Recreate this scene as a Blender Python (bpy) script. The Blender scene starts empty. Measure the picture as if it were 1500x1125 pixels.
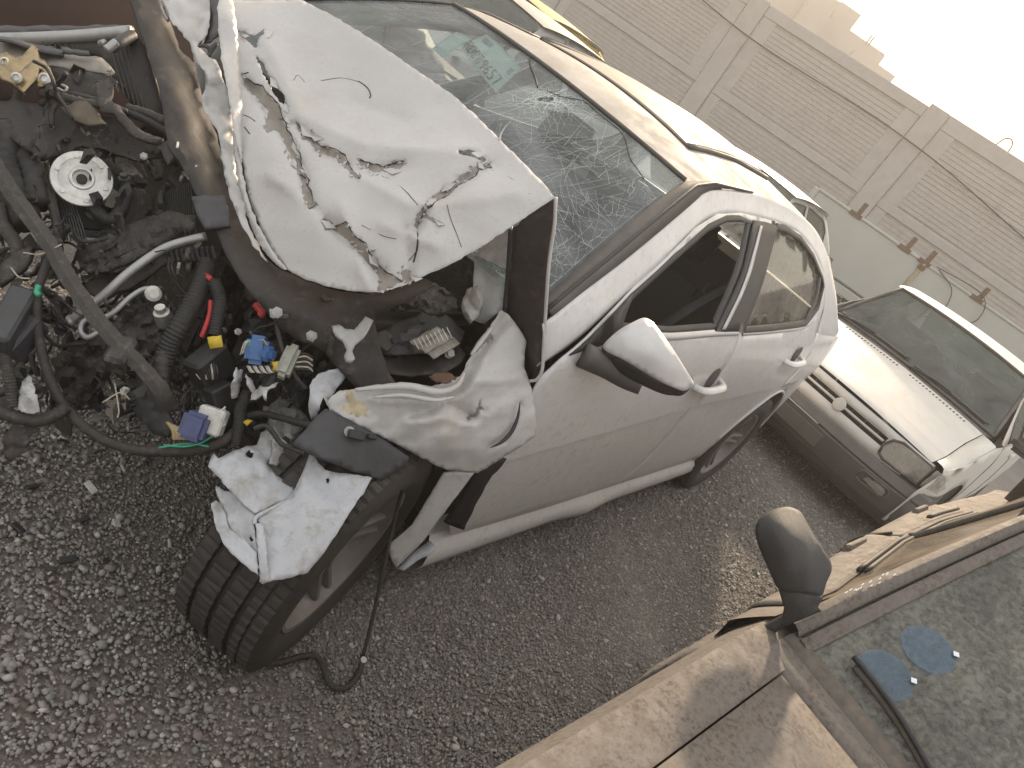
import bpy, bmesh, math, random
import numpy as np
from mathutils import Vector, Matrix, Euler
from mathutils.geometry import delaunay_2d_cdt
random.seed(7); RNG = np.random.default_rng(11)
SC = bpy.context.scene
COL = SC.collection
rad = math.radians

# ---------------------------------------------------------------- camera
CP = np.array([1.19345, 1.56484, 1.59689])
YAW, PITCH, ROLL, FPX = rad(206.354), rad(23.679), rad(34.760), 1140.99   # focal length for a 1500 px wide frame
def cam_axes():
    cy, sy, cp, sp = math.cos(YAW), math.sin(YAW), math.cos(PITCH), math.sin(PITCH)
    f = np.array([cy*cp, sy*cp, -sp]); r = np.array([sy, -cy, 0.]); u = np.cross(r, f)
    cr, sr = math.cos(ROLL), math.sin(ROLL)
    return cr*r + sr*u, -sr*r + cr*u, f
AXR, AXU, AXF = cam_axes()
cam = bpy.data.cameras.new('camera'); camo = bpy.data.objects.new('camera', cam); COL.objects.link(camo)
m = Matrix((tuple(AXR), tuple(AXU), tuple(-AXF))).transposed().to_4x4(); m.translation = Vector(CP)
camo.matrix_world = m
cam.sensor_width = 36.0; cam.lens = 36.0*FPX/1500.0; cam.clip_start = 0.05; cam.clip_end = 3000
SC.camera = camo

# ---------------------------------------------------------------- sky, sun, exposure
SUN_AZ = math.atan2(-.36, -.93); SUN_EL = rad(24)
w = bpy.data.worlds.new('World'); SC.world = w; w.use_nodes = True
nt = w.node_tree; bg = nt.nodes['Background']
sk = nt.nodes.new('ShaderNodeTexSky'); sk.sky_type = 'NISHITA'; sk.sun_disc = False
sk.sun_elevation = SUN_EL; sk.sun_rotation = math.pi/2 - SUN_AZ
sk.air_density = 1.0; sk.dust_density = 7.0; sk.ozone_density = 1.0; sk.altitude = 1200
tint = nt.nodes.new('ShaderNodeMix'); tint.data_type = 'RGBA'; tint.blend_type = 'MULTIPLY'; tint.inputs[0].default_value = 1.0
tint.inputs[7].default_value = (1.24, .97, .54, 1)      # dusty, hazy air over the whole sky
nt.links.new(sk.outputs[0], tint.inputs[6])
veil = nt.nodes.new('ShaderNodeMix'); veil.data_type = 'RGBA'; veil.blend_type = 'ADD'; veil.inputs[0].default_value = 1.0
veil.inputs[6].default_value = (1.98, 1.96, 1.99, 1)    # even veil of dust: the whole sky is pale
dim = nt.nodes.new('ShaderNodeMix'); dim.data_type = 'RGBA'; dim.blend_type = 'MULTIPLY'; dim.inputs[0].default_value = 1.0; dim.inputs[7].default_value = (.15, .15, .15, 1)
nt.links.new(tint.outputs[2], dim.inputs[6]); nt.links.new(dim.outputs[2], veil.inputs[7]); nt.links.new(veil.outputs[2], bg.inputs[0]); bg.inputs[1].default_value = 0.15
sl = bpy.data.lights.new('sun', 'SUN'); sl.energy = 2.0; sl.angle = rad(3); sl.color = (1.0, .80, .58)
so = bpy.data.objects.new('sun', sl); COL.objects.link(so)
sd = Vector((math.cos(SUN_AZ)*math.cos(SUN_EL), math.sin(SUN_AZ)*math.cos(SUN_EL), math.sin(SUN_EL)))
so.rotation_euler = (-sd).to_track_quat('-Z', 'Y').to_euler(); so.location = sd*40
vs = SC.view_settings; vs.view_transform = 'Standard'; vs.look = 'None'; vs.gamma = 1.0; vs.exposure = 1.82
SC.render.engine = 'CYCLES'

# ---------------------------------------------------------------- helpers
def PX(x, y, t):            # a point t metres in front of the camera along the sight line through photo pixel (x, y)
    return CP + t*(AXF + AXR*(x-750)/FPX + AXU*(562.5-y)/FPX)
def PXz(x, y, z):
    d = AXF + AXR*(x-750)/FPX + AXU*(562.5-y)/FPX
    return CP + d*(z-CP[2])/d[2]
def PXax(x, y, ax, c):
    d = AXF + AXR*(x-750)/FPX + AXU*(562.5-y)/FPX
    return CP + d*(c-CP[ax])/d[ax]
def tag(o, label=None, cat=None, group=None, kind=None):
    if label: o['label'] = label
    if cat: o['category'] = cat
    if group: o['group'] = group
    if kind: o['kind'] = kind
    return o
def empty(name, loc=(0, 0, 0), label=None, cat=None, group=None):
    o = bpy.data.objects.new(name, None); COL.objects.link(o); o.location = loc; o.empty_display_size = .1
    return tag(o, label, cat, group)
def mk(name, vs_, fs, mat, parent=None, smooth=True, fm=None, flatang=None):
    me = bpy.data.meshes.new(name)
    me.from_pydata([tuple(map(float, v)) for v in vs_], [], [tuple(map(int, f)) for f in fs])
    for mm in (mat if isinstance(mat, (list, tuple)) else [mat]): me.materials.append(mm)
    if fm is not None: me.polygons.foreach_set('material_index', np.asarray(fm, np.int32))
    if smooth: me.polygons.foreach_set('use_smooth', np.ones(len(me.polygons), bool))
    me.update()
    o = bpy.data.objects.new(name, me); COL.objects.link(o)
    if parent is not None:
        o.parent = parent
        root = parent
        while root.parent: root = root.parent
        # geometry is written in world space: cancel the root's placement
        o.matrix_parent_inverse = PWI(parent)
    return o
def PWI(p):
    mw = Matrix.Identity(4); q = p
    chain = []
    while q is not None: chain.append(q); q = q.parent
    for q in reversed(chain):
        mw = mw @ q.matrix_parent_inverse @ q.matrix_basis
    return mw.inverted()
def sharp(o, ang=35):
    me = o.data
    bm = bmesh.new(); bm.from_mesh(me); bm.normal_update(); c = math.cos(rad(ang))
    for e in bm.edges:
        if len(e.link_faces) == 2 and e.link_faces[0].normal.dot(e.link_faces[1].normal) < c: e.smooth = False
    bm.to_mesh(me); bm.free(); return o
def recalc(o):
    bm = bmesh.new(); bm.from_mesh(o.data); bmesh.ops.recalc_face_normals(bm, faces=bm.faces); bm.to_mesh(o.data); bm.free(); return o
def solid(o, th, off=-1):
    md = o.modifiers.new('thickness', 'SOLIDIFY'); md.thickness = th; md.offset = off; return o
def xf(vs_, M):
    return [tuple(M @ Vector(v)) for v in vs_]
def boxv(size, M=None):
    a, b, c = (s/2 for s in size)
    v = [(sx*a, sy*b, sz*c) for sx in (-1, 1) for sy in (-1, 1) for sz in (-1, 1)]
    f = [(0, 1, 3, 2), (4, 6, 7, 5), (0, 4, 5, 1), (2, 3, 7, 6), (0, 2, 6, 4), (1, 5, 7, 3)]
    return (xf(v, M) if M else v), f
def bevel(o, wd, seg=1):
    bm = bmesh.new(); bm.from_mesh(o.data)
    bmesh.ops.bevel(bm, geom=list(bm.edges), offset=wd, segments=seg, affect='EDGES', clamp_overlap=True)
    bm.to_mesh(o.data); bm.free(); return o
def TR(loc, rot=(0, 0, 0)):
    return Matrix.Translation(Vector(loc)) @ Euler(rot).to_matrix().to_4x4()
def box(name, size, loc, rot, mat, parent=None, bev=0.0, seg=1):
    v, f = boxv(size, TR(loc, rot)); o = mk(name, v, f, mat, parent, smooth=False)
    if bev: bevel(o, bev, seg)
    return o
def boxes(name, lst, mat, parent=None, bev=0):
    V, F = [], []
    for size, loc, rot in lst:
        v, f = boxv(size, TR(loc, rot)); n = len(V); V += v; F += [tuple(i+n for i in q) for q in f]
    o = mk(name, V, F, mat, parent, smooth=False)
    if bev: bevel(o, bev)
    return o
def catmull(pts, n=6):
    p = [np.asarray(q, float) for q in pts]
    if len(p) < 3: 
        return [p[0] + (p[-1]-p[0])*i/n for i in range(n+1)]
    p = [2*p[0]-p[1]] + p + [2*p[-1]-p[-2]]
    out = []
    for i in range(1, len(p)-2):
        a, b, c, d = p[i-1:i+3]
        for k in range(n):
            t = k/n
            out.append(.5*((2*b)+(c-a)*t+(2*a-5*b+4*c-d)*t*t+(3*b-a-3*c+d)*t**3))
    out.append(p[-2]); return out
def tubegeo(pts, r, n=8, sub=6, rib=0, smooth=True, flat=1.0, cap=True, wob=0.0):
    P = catmull(pts, sub) if smooth else [np.asarray(q, float) for q in pts]
    if rib:      # corrugated hose: resample finely
        L = [0]
        for a, b in zip(P, P[1:]): L.append(L[-1]+np.linalg.norm(b-a))
        ss = np.arange(0, L[-1], rib/3.0); A = np.array(P)
        P = [np.array([np.interp(s, L, A[:, k]) for k in range(3)]) for s in ss]
    if len(P) < 2: P = [np.asarray(pts[0], float), np.asarray(pts[-1], float)]
    T = [P[min(i+1, len(P)-1)]-P[max(i-1, 0)] for i in range(len(P))]
    T = [t/max(np.linalg.norm(t), 1e-9) for t in T]
    nrm = np.cross(T[0], (0.31, .2, .93)); nrm /= max(np.linalg.norm(nrm), 1e-9)
    V, F = [], []
    for i, (c, t) in enumerate(zip(P, T)):
        nrm = nrm - t*(nrm@t); nrm /= max(np.linalg.norm(nrm), 1e-9); bn = np.cross(t, nrm)
        rr = r(i/(len(P)-1)) if callable(r) else r
        if rib: rr *= (1.0, 1.0, .8)[i % 3]
        if wob: rr *= 1+wob*math.sin(i*1.9+.7*math.sin(i*.83))
        for k in range(n):
            a = 2*math.pi*k/n; jj = 1+(wob*RNG.normal(0, .7) if wob else 0); V.append(c + nrm*math.cos(a)*rr*jj + bn*math.sin(a)*rr*flat*jj)
    for i in range(len(P)-1):
        for k in range(n):
            a, b = i*n+k, i*n+(k+1) % n; F.append((a, b, b+n, a+n))
    if cap: F.append(tuple(range(n))[::-1]); F.append(tuple((len(P)-1)*n+k for k in range(n)))
    return V, F
def tube(name, pts, r, mat, parent=None, **kw):
    V, F = tubegeo(pts, r, **kw); return mk(name, V, F, mat, parent)
def tubes(name, lst, mat, parent=None, **kw):
    V, F = [], []
    for pts, r in lst:
        v, f = tubegeo(pts, r, **kw); n = len(V); V += list(v); F += [tuple(i+n for i in q) for q in f]
    return mk(name, V, F, mat, parent)
def lathe(name, prof, M, mat, parent=None, n=32, ang=40):      # prof: (radius, height) about local z
    V, F = [], []
    for r, h in prof:
        for k in range(n):
            a = 2*math.pi*k/n; V.append(M @ Vector((r*math.cos(a), r*math.sin(a), h)))
    for i in range(len(prof)-1):
        for k in range(n):
            a, b = i*n+k, i*n+(k+1) % n; F.append((a, b, b+n, a+n))
    if prof[0][0] > 1e-4: F.append(tuple(range(n))[::-1])
    if prof[-1][0] > 1e-4: F.append(tuple((len(prof)-1)*n+k for k in range(n)))
    o = mk(name, V, F, mat, parent); return sharp(recalc(o), ang)
def axisM(loc, axis, roll=0):
    q = Vector(axis).to_track_quat('Z', 'Y'); return Matrix.Translation(Vector(loc)) @ q.to_matrix().to_4x4() @ Matrix.Rotation(roll, 4, 'Z')
def grid(name, rows, mat, parent=None, smooth=True):
    n = len(rows[0]); V = [v for r in rows for v in r]; F = []
    for i in range(len(rows)-1):
        for k in range(n-1):
            a = i*n+k; F.append((a, a+1, a+n+1, a+n))
    return mk(name, V, F, mat, parent, smooth)
# --- flat outlines filled with a fine triangle net, then bent into shape
def inpoly(pts, poly):
    x, y = pts[:, 0], pts[:, 1]; c = np.zeros(len(pts), bool); n = len(poly)
    for i in range(n):
        x1, y1 = poly[i]; x2, y2 = poly[(i+1) % n]
        k = ((y1 > y) != (y2 > y))
        if y1 != y2: c ^= k & (x < (x2-x1)*(y-y1)/(y2-y1)+x1)
    return c
def subdiv(poly, h, jit=0.0, closed=True):
    out = []; n = len(poly)
    for i in range(n if closed else n-1):
        a = np.array(poly[i], float); b = np.array(poly[(i+1) % n], float); L = np.linalg.norm(b-a); k = max(1, int(math.ceil(L/h)))
        for j in range(k):
            q = a+(b-a)*j/k
            if jit and j: q = q+RNG.normal(0, jit, 2)
            out.append(q)
    if not closed: out.append(np.array(poly[-1], float))
    return out
def smoothpoly(poly, n=4):
    p = [np.array(q, float) for q in poly]; N = len(p); out = []
    for i in range(N):
        a, b, c, d = p[i-1], p[i], p[(i+1) % N], p[(i+2) % N]
        for k in range(n):
            t = k/n; out.append(.5*((2*b)+(c-a)*t+(2*a-5*b+4*c-d)*t*t+(3*b-a-3*c+d)*t**3))
    return out
def cdt(outline, h, holes=(), patches=(), lines=(), jit=0.0, bjit=0.0):
    pts, edges = [], []
    def addloop(poly, closed=True, j=0.0, hh=None):
        s = subdiv(poly, hh or h, j, closed); n0 = len(pts); pts.extend(s); n = len(s)
        for i in range(n if closed else n-1): edges.append((n0+i, n0+(i+1) % n))
        return np.array(s)
    O = addloop(outline, True, bjit); H = [addloop(q, True, jit, h*.5 if jit else None) for q in holes]; Q = [addloop(q, True, jit, h*.45 if jit else None) for q in patches]
    for l in lines: addloop(l, False)
    lo, hi = O.min(0), O.max(0); gx = np.arange(lo[0], hi[0], h); gy = np.arange(lo[1], hi[1], h*.87)
    G = np.array([(x+(h/2 if i % 2 else 0), y) for i, y in enumerate(gy) for x in gx])
    if len(G):
        G = G+RNG.uniform(-.12*h, .12*h, G.shape); ok = inpoly(G, O); G = G[ok]
        B = np.array(pts)
        if len(G):
            keep = np.ones(len(G), bool)
            for s in range(0, len(G), 2000):
                d = ((G[s:s+2000, None, :]-B[None])**2).sum(-1).min(1); keep[s:s+2000] = d > (.45*h)**2
            G = G[keep]; pts.extend(list(G))
    res = delaunay_2d_cdt([Vector(p) for p in pts], edges, [], 0, 1e-9)
    P2 = np.array([tuple(v) for v in res[0]]); F = np.array([f for f in res[2]])
    cen = P2[F].mean(1); ok = inpoly(cen, O)
    for hh in H: ok &= ~inpoly(cen, hh)
    F = F[ok]; cen = cen[ok]; fm = np.zeros(len(F), int)
    for i, q in enumerate(Q): fm[inpoly(cen, q)] = i+1
    # drop unused verts
    used = np.unique(F); mp = -np.ones(len(P2), int); mp[used] = np.arange(len(used))
    return P2[used], mp[F], fm, Q
def tps(ctrl):
    c = np.array(ctrl, float); X = c[:, :2]/300.0; n = len(X)
    def U(d2): return np.where(d2 > 1e-12, d2*np.log(d2+1e-12), 0)
    K = U(((X[:, None]-X[None])**2).sum(-1))+np.eye(n)*1e-4; Pm = np.c_[np.ones(n), X]
    A = np.block([[K, Pm], [Pm.T, np.zeros((3, 3))]]); s = np.linalg.solve(A, np.r_[c[:, 2], np.zeros(3)])
    def f(Z):
        Z = np.asarray(Z, float)/300.0
        return U(((Z[:, None]-X[None])**2).sum(-1))@s[:n]+np.c_[np.ones(len(Z)), Z]@s[n:]
    return f
def segdist(Z, line):
    d = np.full(len(Z), 1e9)
    for a, b in zip(line, line[1:]):
        a = np.array(a, float); b = np.array(b, float); v = b-a; t = np.clip(((Z-a)@v)/(v@v), 0, 1)
        d = np.minimum(d, np.linalg.norm(Z-(a+t[:, None]*v), axis=1))
    return d
def vnoise(Z, seed=0):      # cheap smooth noise on an (N,k) array
    r = np.random.default_rng(seed); o = np.zeros(len(Z))
    for i in range(10):
        k = r.normal(0, 1, Z.shape[1])*(1+i*.5); o += np.sin(Z@k+r.uniform(0, 6.28))/(1+i*.5)
    return o/2.2
def px3(Z, t):
    Z = np.asarray(Z, float); return CP[None]+t[:, None]*(AXF[None]+AXR[None]*((Z[:, :1]-750)/FPX)+AXU[None]*((562.5-Z[:, 1:2])/FPX))
def sheet(name, outline, ctrl, mat, parent=None, h=14, th=.002, holes=(), patches=(), recess=(), folds=(), rough=0.0, scale=.02, jit=1.2, bjit=.8, smooth=False, mats=None, seed=1, off=0, facet=0):
    """a bent sheet of metal: photo outline, own distances (metres) from control points, real thickness"""
    if smooth: outline = smoothpoly(outline)
    P2, F, fm, Q = cdt(outline, h, holes, patches, (), jit, bjit)
    t = tps(ctrl)(P2)
    for line, amp, wd in folds:
        d = segdist(P2, line); t = t+amp*np.exp(-np.abs(d)/wd)
    if rough: t = t+rough*vnoise(P2*scale, seed)
    for q, rc in zip(Q, recess): t = t+np.where(inpoly(P2, q), rc, 0)
    o = mk(name, px3(P2, t), F[:, ::-1], mats or mat, parent, fm=fm if mats else None)
    recalc(o)
    if facet: sharp(o, facet)
    if th: solid(o, th, off)
    return o
# ---------------------------------------------------------------- materials
def newmat(name):
    m = bpy.data.materials.new(name); m.use_nodes = True; return m, m.node_tree, m.node_tree.nodes['Principled BSDF']
def _noise(nt, scale, detail=4, rough=.6, vec=None, dist=0):
    n = nt.nodes.new('ShaderNodeTexNoise'); n.inputs['Scale'].default_value = scale; n.inputs['Detail'].default_value = detail
    n.inputs['Roughness'].default_value = rough; n.inputs['Distortion'].default_value = dist
    if vec is not None: nt.links.new(vec, n.inputs['Vector'])
    return n
def _ramp(nt, src, a, b, ca=(0, 0, 0, 1), cb=(1, 1, 1, 1)):
    r = nt.nodes.new('ShaderNodeValToRGB'); r.color_ramp.elements[0].position = a; r.color_ramp.elements[1].position = b
    r.color_ramp.elements[0].color = ca; r.color_ramp.elements[1].color = cb; nt.links.new(src, r.inputs[0]); return r
def _mix(nt, fac, a, b):
    n = nt.nodes.new('ShaderNodeMix'); n.data_type = 'RGBA'
    for s, v in ((n.inputs[0], fac), (n.inputs[6], a), (n.inputs[7], b)):
        if hasattr(v, 'links') or hasattr(v, 'is_linked'): nt.links.new(v, s)
        elif isinstance(v, (int, float)): s.default_value = v
        else: s.default_value = (*v, 1) if len(v) == 3 else v
    return n.outputs[2]
def _pos(nt):
    g = nt.nodes.new('ShaderNodeNewGeometry'); return g.outputs['Position'], g
def _math(nt, op, a, b):
    n = nt.nodes.new('ShaderNodeMath'); n.operation = op
    for s, v in ((n.inputs[0], a), (n.inputs[1], b)):
        if isinstance(v, (int, float)): s.default_value = v
        else: nt.links.new(v, s)
    return n.outputs[0]
def mat(name, col, rough=.5, metal=0, var=.25, vscale=6, col2=None, c2=(.55, .75), c2scale=4, bump=0, bscale=60, coat=0, dust=0, dustcol=(.36, .31, .25), dscale=9, spec=.5, grime=0, rvar=.15, spots=None):
    m, nt, b = newmat(name); pos, geo = _pos(nt)
    n1 = _noise(nt, vscale, 5, .65, pos)
    c = _mix(nt, _ramp(nt, n1.outputs[0], .3, .7).outputs[0], tuple(x*(1-var) for x in col), tuple(min(1, x*(1+var*.6)) for x in col))
    if col2:
        n2 = _noise(nt, c2scale, 6, .7, pos, .4); c = _mix(nt, _ramp(nt, n2.outputs[0], *c2).outputs[0], c, col2)
    if grime:     # fine specks and smears of dirt
        n4 = _noise(nt, 75, 6, .75, pos, .6); n5 = _noise(nt, 4.3, 5, .6, pos, .5)
        f = _math(nt, 'MULTIPLY', _ramp(nt, n4.outputs[0], .57, .80).outputs[0], _ramp(nt, n5.outputs[0], .46, .72).outputs[0])
        c = _mix(nt, _math(nt, 'MULTIPLY', f, grime), c, (.10, .085, .07))
    rg = rough
    if dust:      # dust lies on what faces up, thinner on what stands
        sx = nt.nodes.new('ShaderNodeSeparateXYZ'); nt.links.new(geo.outputs['Normal'], sx.inputs[0])
        up = _math(nt, 'MAXIMUM', sx.outputs[2], .0); up = _math(nt, 'ADD', _math(nt, 'MULTIPLY', up, .75), .25)
        n3 = _noise(nt, dscale, 7, .72, pos, .3); f = _math(nt, 'MULTIPLY', _ramp(nt, n3.outputs[0], .25, .7).outputs[0], up)
        f = _math(nt, 'MULTIPLY', f, dust)
        c = _mix(nt, f, c, dustcol); rg = _math(nt, 'ADD', _math(nt, 'MULTIPLY', f, .5), rough)
        nt.links.new(rg, b.inputs['Roughness'])
    else:
        r = _math(nt, 'ADD', _math(nt, 'MULTIPLY', n1.outputs[0], rvar*2), max(.03, rough-rvar)); nt.links.new(r, b.inputs['Roughness'])
    if spots:     # dried mud droplets over everything
        sc_, col_, lo_, hi_ = spots; n6 = _noise(nt, sc_, 5, .68, pos, .25); n7 = _noise(nt, sc_*.12, 4, .6, pos)
        f6 = _math(nt, 'MULTIPLY', _ramp(nt, n6.outputs[0], lo_, hi_).outputs[0], _ramp(nt, n7.outputs[0], .25, .6).outputs[0]); c = _mix(nt, f6, c, col_)
    nt.links.new(c, b.inputs['Base Color']); b.inputs['Metallic'].default_value = metal
    b.inputs['Specular IOR Level'].default_value = spec; b.inputs['Coat Weight'].default_value = coat; b.inputs['Coat Roughness'].default_value = .12
    if bump:
        nb = _noise(nt, bscale, 5, .7, pos); bp = nt.nodes.new('ShaderNodeBump'); bp.inputs['Strength'].default_value = bump; bp.inputs['Distance'].default_value = .01
        nt.links.new(nb.outputs[0], bp.inputs['Height']); nt.links.new(bp.outputs[0], b.inputs['Normal'])
    return m
def glass(name, tint=(.75, .82, .8), clear=.6, dustcol=(.42, .39, .34), dust=.25, dscale=5, rough=.06, fine=0, refl=.55):
    """a pane: see-through, mirror-like at grazing angles, with a film of dust"""
    m, nt, b = newmat(name); nt.nodes.remove(b); out = nt.nodes['Material Output']; pos, geo = _pos(nt)
    tr = nt.nodes.new('ShaderNodeBsdfTransparent'); tr.inputs[0].default_value = (*[x*clear for x in tint], 1)
    gl = nt.nodes.new('ShaderNodeBsdfGlossy'); gl.inputs['Roughness'].default_value = rough; gl.inputs[0].default_value = (.9, .95, .95, 1)
    lw = nt.nodes.new('ShaderNodeLayerWeight'); lw.inputs[0].default_value = .5
    fr = _math(nt, 'ADD', _math(nt, 'MULTIPLY', _math(nt, 'POWER', lw.outputs['Facing'], 4.0), refl), .035)
    m1 = nt.nodes.new('ShaderNodeMixShader'); nt.links.new(fr, m1.inputs[0]); nt.links.new(tr.outputs[0], m1.inputs[1]); nt.links.new(gl.outputs[0], m1.inputs[2])
    df = nt.nodes.new('ShaderNodeBsdfDiffuse'); df.inputs[0].default_value = (*dustcol, 1)
    n = _noise(nt, dscale, 7, .7, pos, .5); f = _ramp(nt, n.outputs[0], .25, .8).outputs[0]
    if fine:
        v = _noise(nt, fine, 4, .62, pos, .35); f = _math(nt, 'MULTIPLY', _math(nt, 'ADD', _ramp(nt, v.outputs[0], .36, .66).outputs[0], .62), f)
    f = _math(nt, 'MULTIPLY', f, dust*2); f = _math(nt, 'MINIMUM', f, .97)
    m2 = nt.nodes.new('ShaderNodeMixShader'); nt.links.new(f, m2.inputs[0]); nt.links.new(m1.outputs[0], m2.inputs[1]); nt.links.new(df.outputs[0], m2.inputs[2])
    nt.links.new(m2.outputs[0], out.inputs[0]); return m
M = {}
M['white'] = mat('white_paint', (.60, .60, .61), .34, var=.05, vscale=14, coat=.35, dust=.42, dustcol=(.40, .36, .31), grime=.55)
M['white_clean'] = mat('white_paint_side', (.69, .69, .70), .27, var=.05, vscale=3, coat=.4, dust=.7, dustcol=(.50, .48, .45), dscale=5, grime=.7, spots=(38, (.48, .455, .42), .50, .75))
M['white_bent'] = mat('white_bent_sheet', (.49, .487, .485), .36, var=.06, vscale=9, col2=(.40, .36, .30), c2=(.54, .86), c2scale=5, coat=.25, dust=.4, dustcol=(.42, .385, .34), dscale=14, grime=.8, bump=.03, bscale=25, spots=(150, (.40, .365, .32), .55, .7))
M['roof'] = mat('dusty_white_roof', (.42, .415, .40), .5, var=.06, vscale=6, dust=.95, dustcol=(.34, .305, .26), dscale=7, spec=.3, spots=(70, (.30, .27, .23), .5, .75))
M['sunroof'] = mat('dusty_sunroof_glass', (.16, .15, .14), .4, var=.08, dust=.9, dustcol=(.30, .265, .22), dscale=5, spec=.3)
M['primer'] = mat('bare_primer', (.27, .245, .215), .7, var=.18, vscale=40, grime=.6)
M['inner_white'] = mat('white_inner_panel', (.47, .485, .51), .42, var=.10, vscale=10, col2=(.27, .245, .20), c2=(.50, .72), c2scale=13, grime=1.0, spots=(60, (.30, .27, .22), .55, .75))
M['cast'] = mat('cast_alloy', (.40, .40, .39), .55, .5, var=.3, vscale=45, grime=1.0, bump=.3, bscale=160)
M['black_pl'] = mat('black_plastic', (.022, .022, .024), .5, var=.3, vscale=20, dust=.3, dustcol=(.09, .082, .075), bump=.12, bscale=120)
M['gray_pl'] = mat('dark_grey_plastic', (.046, .048, .053), .5, var=.3, vscale=25, dust=.3, dustcol=(.13, .12, .115), grime=.6, bump=.15, bscale=140)
M['trim'] = mat('dusty_black_trim', (.06, .057, .055), .6, var=.2, dust=.6, dustcol=(.24, .215, .19))
M['beam'] = mat('dark_painted_beam', (.026, .022, .021), .62, spots=(40, (.10, .088, .08), .55, .75), var=.35, vscale=9, col2=(.06, .048, .042), c2=(.5, .8), c2scale=6, dust=.3, dustcol=(.085, .072, .062), bump=.1)
M['grease'] = mat('greasy_engine_metal', (.026, .024, .023), .5, .2, var=.5, vscale=30, col2=(.15, .14, .13), c2=(.52, .74), c2scale=34, dust=.6, dustcol=(.14, .128, .118), bump=.4, bscale=90)
M['rubber'] = mat('rubber', (.020, .020, .020), .6, var=.25, vscale=30, dust=.5, dustcol=(.095, .086, .078), dscale=25, bump=.15, bscale=200)
M['tyre'] = mat('tyre_rubber', (.034, .032, .031), .75, var=.3, vscale=40, dust=.55, dustcol=(.13, .11, .095), dscale=18, bump=.2, bscale=260)
M['hose'] = mat('dusty_hose', (.036, .033, .031), .6, var=.4, vscale=45, col2=(.13, .12, .11), c2=(.54, .74), c2scale=55, dust=.6, dustcol=(.115, .10, .088), bump=.25, bscale=150)
M['alu'] = mat('aluminium', (.40, .40, .40), .45, .6, var=.15, vscale=40, grime=.8)
M['silver'] = mat('scuffed_silver', (.62, .61, .57), .38, .7, var=.3, vscale=35, col2=(.25, .22, .18), c2=(.58, .78), c2scale=30, bump=.2, bscale=90)
M['rim'] = mat('dusty_alloy_rim', (.27, .255, .24), .45, .5, var=.25, vscale=15, dust=.6, dustcol=(.20, .17, .15))
M['zinc'] = mat('yellow_zinc', (.40, .32, .18), .35, .8, var=.35, vscale=30, col2=(.36, .25, .18), c2=(.45, .7), c2scale=12)
M['fin'] = mat('radiator_fins', (.10, .10, .10), .45, .6, var=.3, vscale=60)
M['blue'] = mat('blue_plastic', (.03, .12, .33), .5, var=.3, vscale=40, dust=.3)
M['navy'] = mat('navy_plastic', (.05, .07, .19), .45, var=.25, vscale=40, dust=.3)
M['conn'] = mat('white_connector', (.58, .57, .53), .5, var=.25, vscale=60, grime=1)
M['yellow'] = mat('yellow_label', (.62, .44, .04), .5, var=.2, vscale=60, grime=.8)
M['red'] = mat('red_wire', (.50, .045, .05), .5, var=.25, vscale=60)
M['green'] = mat('green_wire', (.06, .38, .24), .5, var=.25, vscale=60)
M['wirew'] = mat('pale_wire', (.45, .40, .32), .5, var=.4, vscale=80)
M['foil'] = mat('crumpled_foil', (.60, .60, .60), .5, .2, var=.3, vscale=60, bump=.6, bscale=130)
M['ochre'] = mat('dried_ochre_splash', (.50, .42, .26), .7, var=.2, vscale=50, col2=(.48, .46, .42), c2=(.5, .6), c2scale=90)
M['rust'] = mat('rust', (.13, .075, .048), .85, var=.45, vscale=40, bump=.3)
M['dark'] = mat('dark_interior', (.030, .027, .025), .7, var=.2)
M['seat'] = mat('dark_seat_cloth', (.055, .048, .044), .85, var=.2, vscale=50, bump=.1, bscale=300)
M['screen'] = glass('cracked_windscreen_glass', (.70, .82, .82), .78, (.40, .425, .435), .30, 4, .05, refl=.10)
M['side_glass'] = glass('dusty_side_glass', (.66, .66, .62), .6, (.40, .36, .31), .30, 3, .05)
M['crack'] = mat('glass_crack', (.62, .68, .68), .3, var=.1, spec=.8)
M['paper'] = mat('pale_green_paper', (.60, .68, .62), .7, var=.06, vscale=8)
M['ink'] = mat('dark_ink', (.02, .025, .03), .6, var=.2)
M['tan'] = mat('dusty_beige_paint', (.175, .158, .142), .6, var=.12, vscale=5, dust=.9, dustcol=(.158, .134, .112), dscale=30, spec=.35, bump=.15, bscale=240, spots=(105, (.098, .076, .062), .46, .62))
M['tan_dark'] = mat('dusty_black_gasket', (.07, .062, .055), .7, var=.2, vscale=20, dust=.8, dustcol=(.22, .185, .15), dscale=40)
M['dusty_glass'] = glass('mud_spotted_windscreen', (.60, .66, .62), .6, (.205, .20, .175), .60, 2.2, .10, fine=85)
M['tan_glass'] = glass('dust_caked_side_glass', (.6, .55, .48), .6, (.215, .18, .145), .75, 3, .1)
M['mirror_pl'] = mat('dusty_mirror_plastic', (.04, .039, .04), .6, var=.15, vscale=14, dust=.35, dustcol=(.12, .11, .10), bump=.2, bscale=330)
M['sticker'] = glass('blue_round_sticker', (.80, .89, .98), .97, (.25, .30, .36), .07, 14, .3, fine=70)
M['sticker_w'] = mat('white_sticker', (.75, .80, .84), .5, var=.05)
M['hatch'] = mat('dusty_white_paint', (.66, .64, .60), .42, var=.06, vscale=4, coat=.15, dust=.6, dustcol=(.46, .42, .36), dscale=4, grime=.3)
M['hatch_bump'] = mat('dusty_grey_bumper', (.10, .096, .092), .6, var=.15, vscale=6, dust=.75, dustcol=(.22, .20, .18), dscale=5)
M['lamp'] = glass('dusty_lamp_lens', (.85, .83, .80), .9, (.52, .49, .44), .45, 8, .12)
M['lamp_in'] = mat('lamp_reflector', (.48, .44, .38), .35, .3, var=.3, vscale=10)
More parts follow.
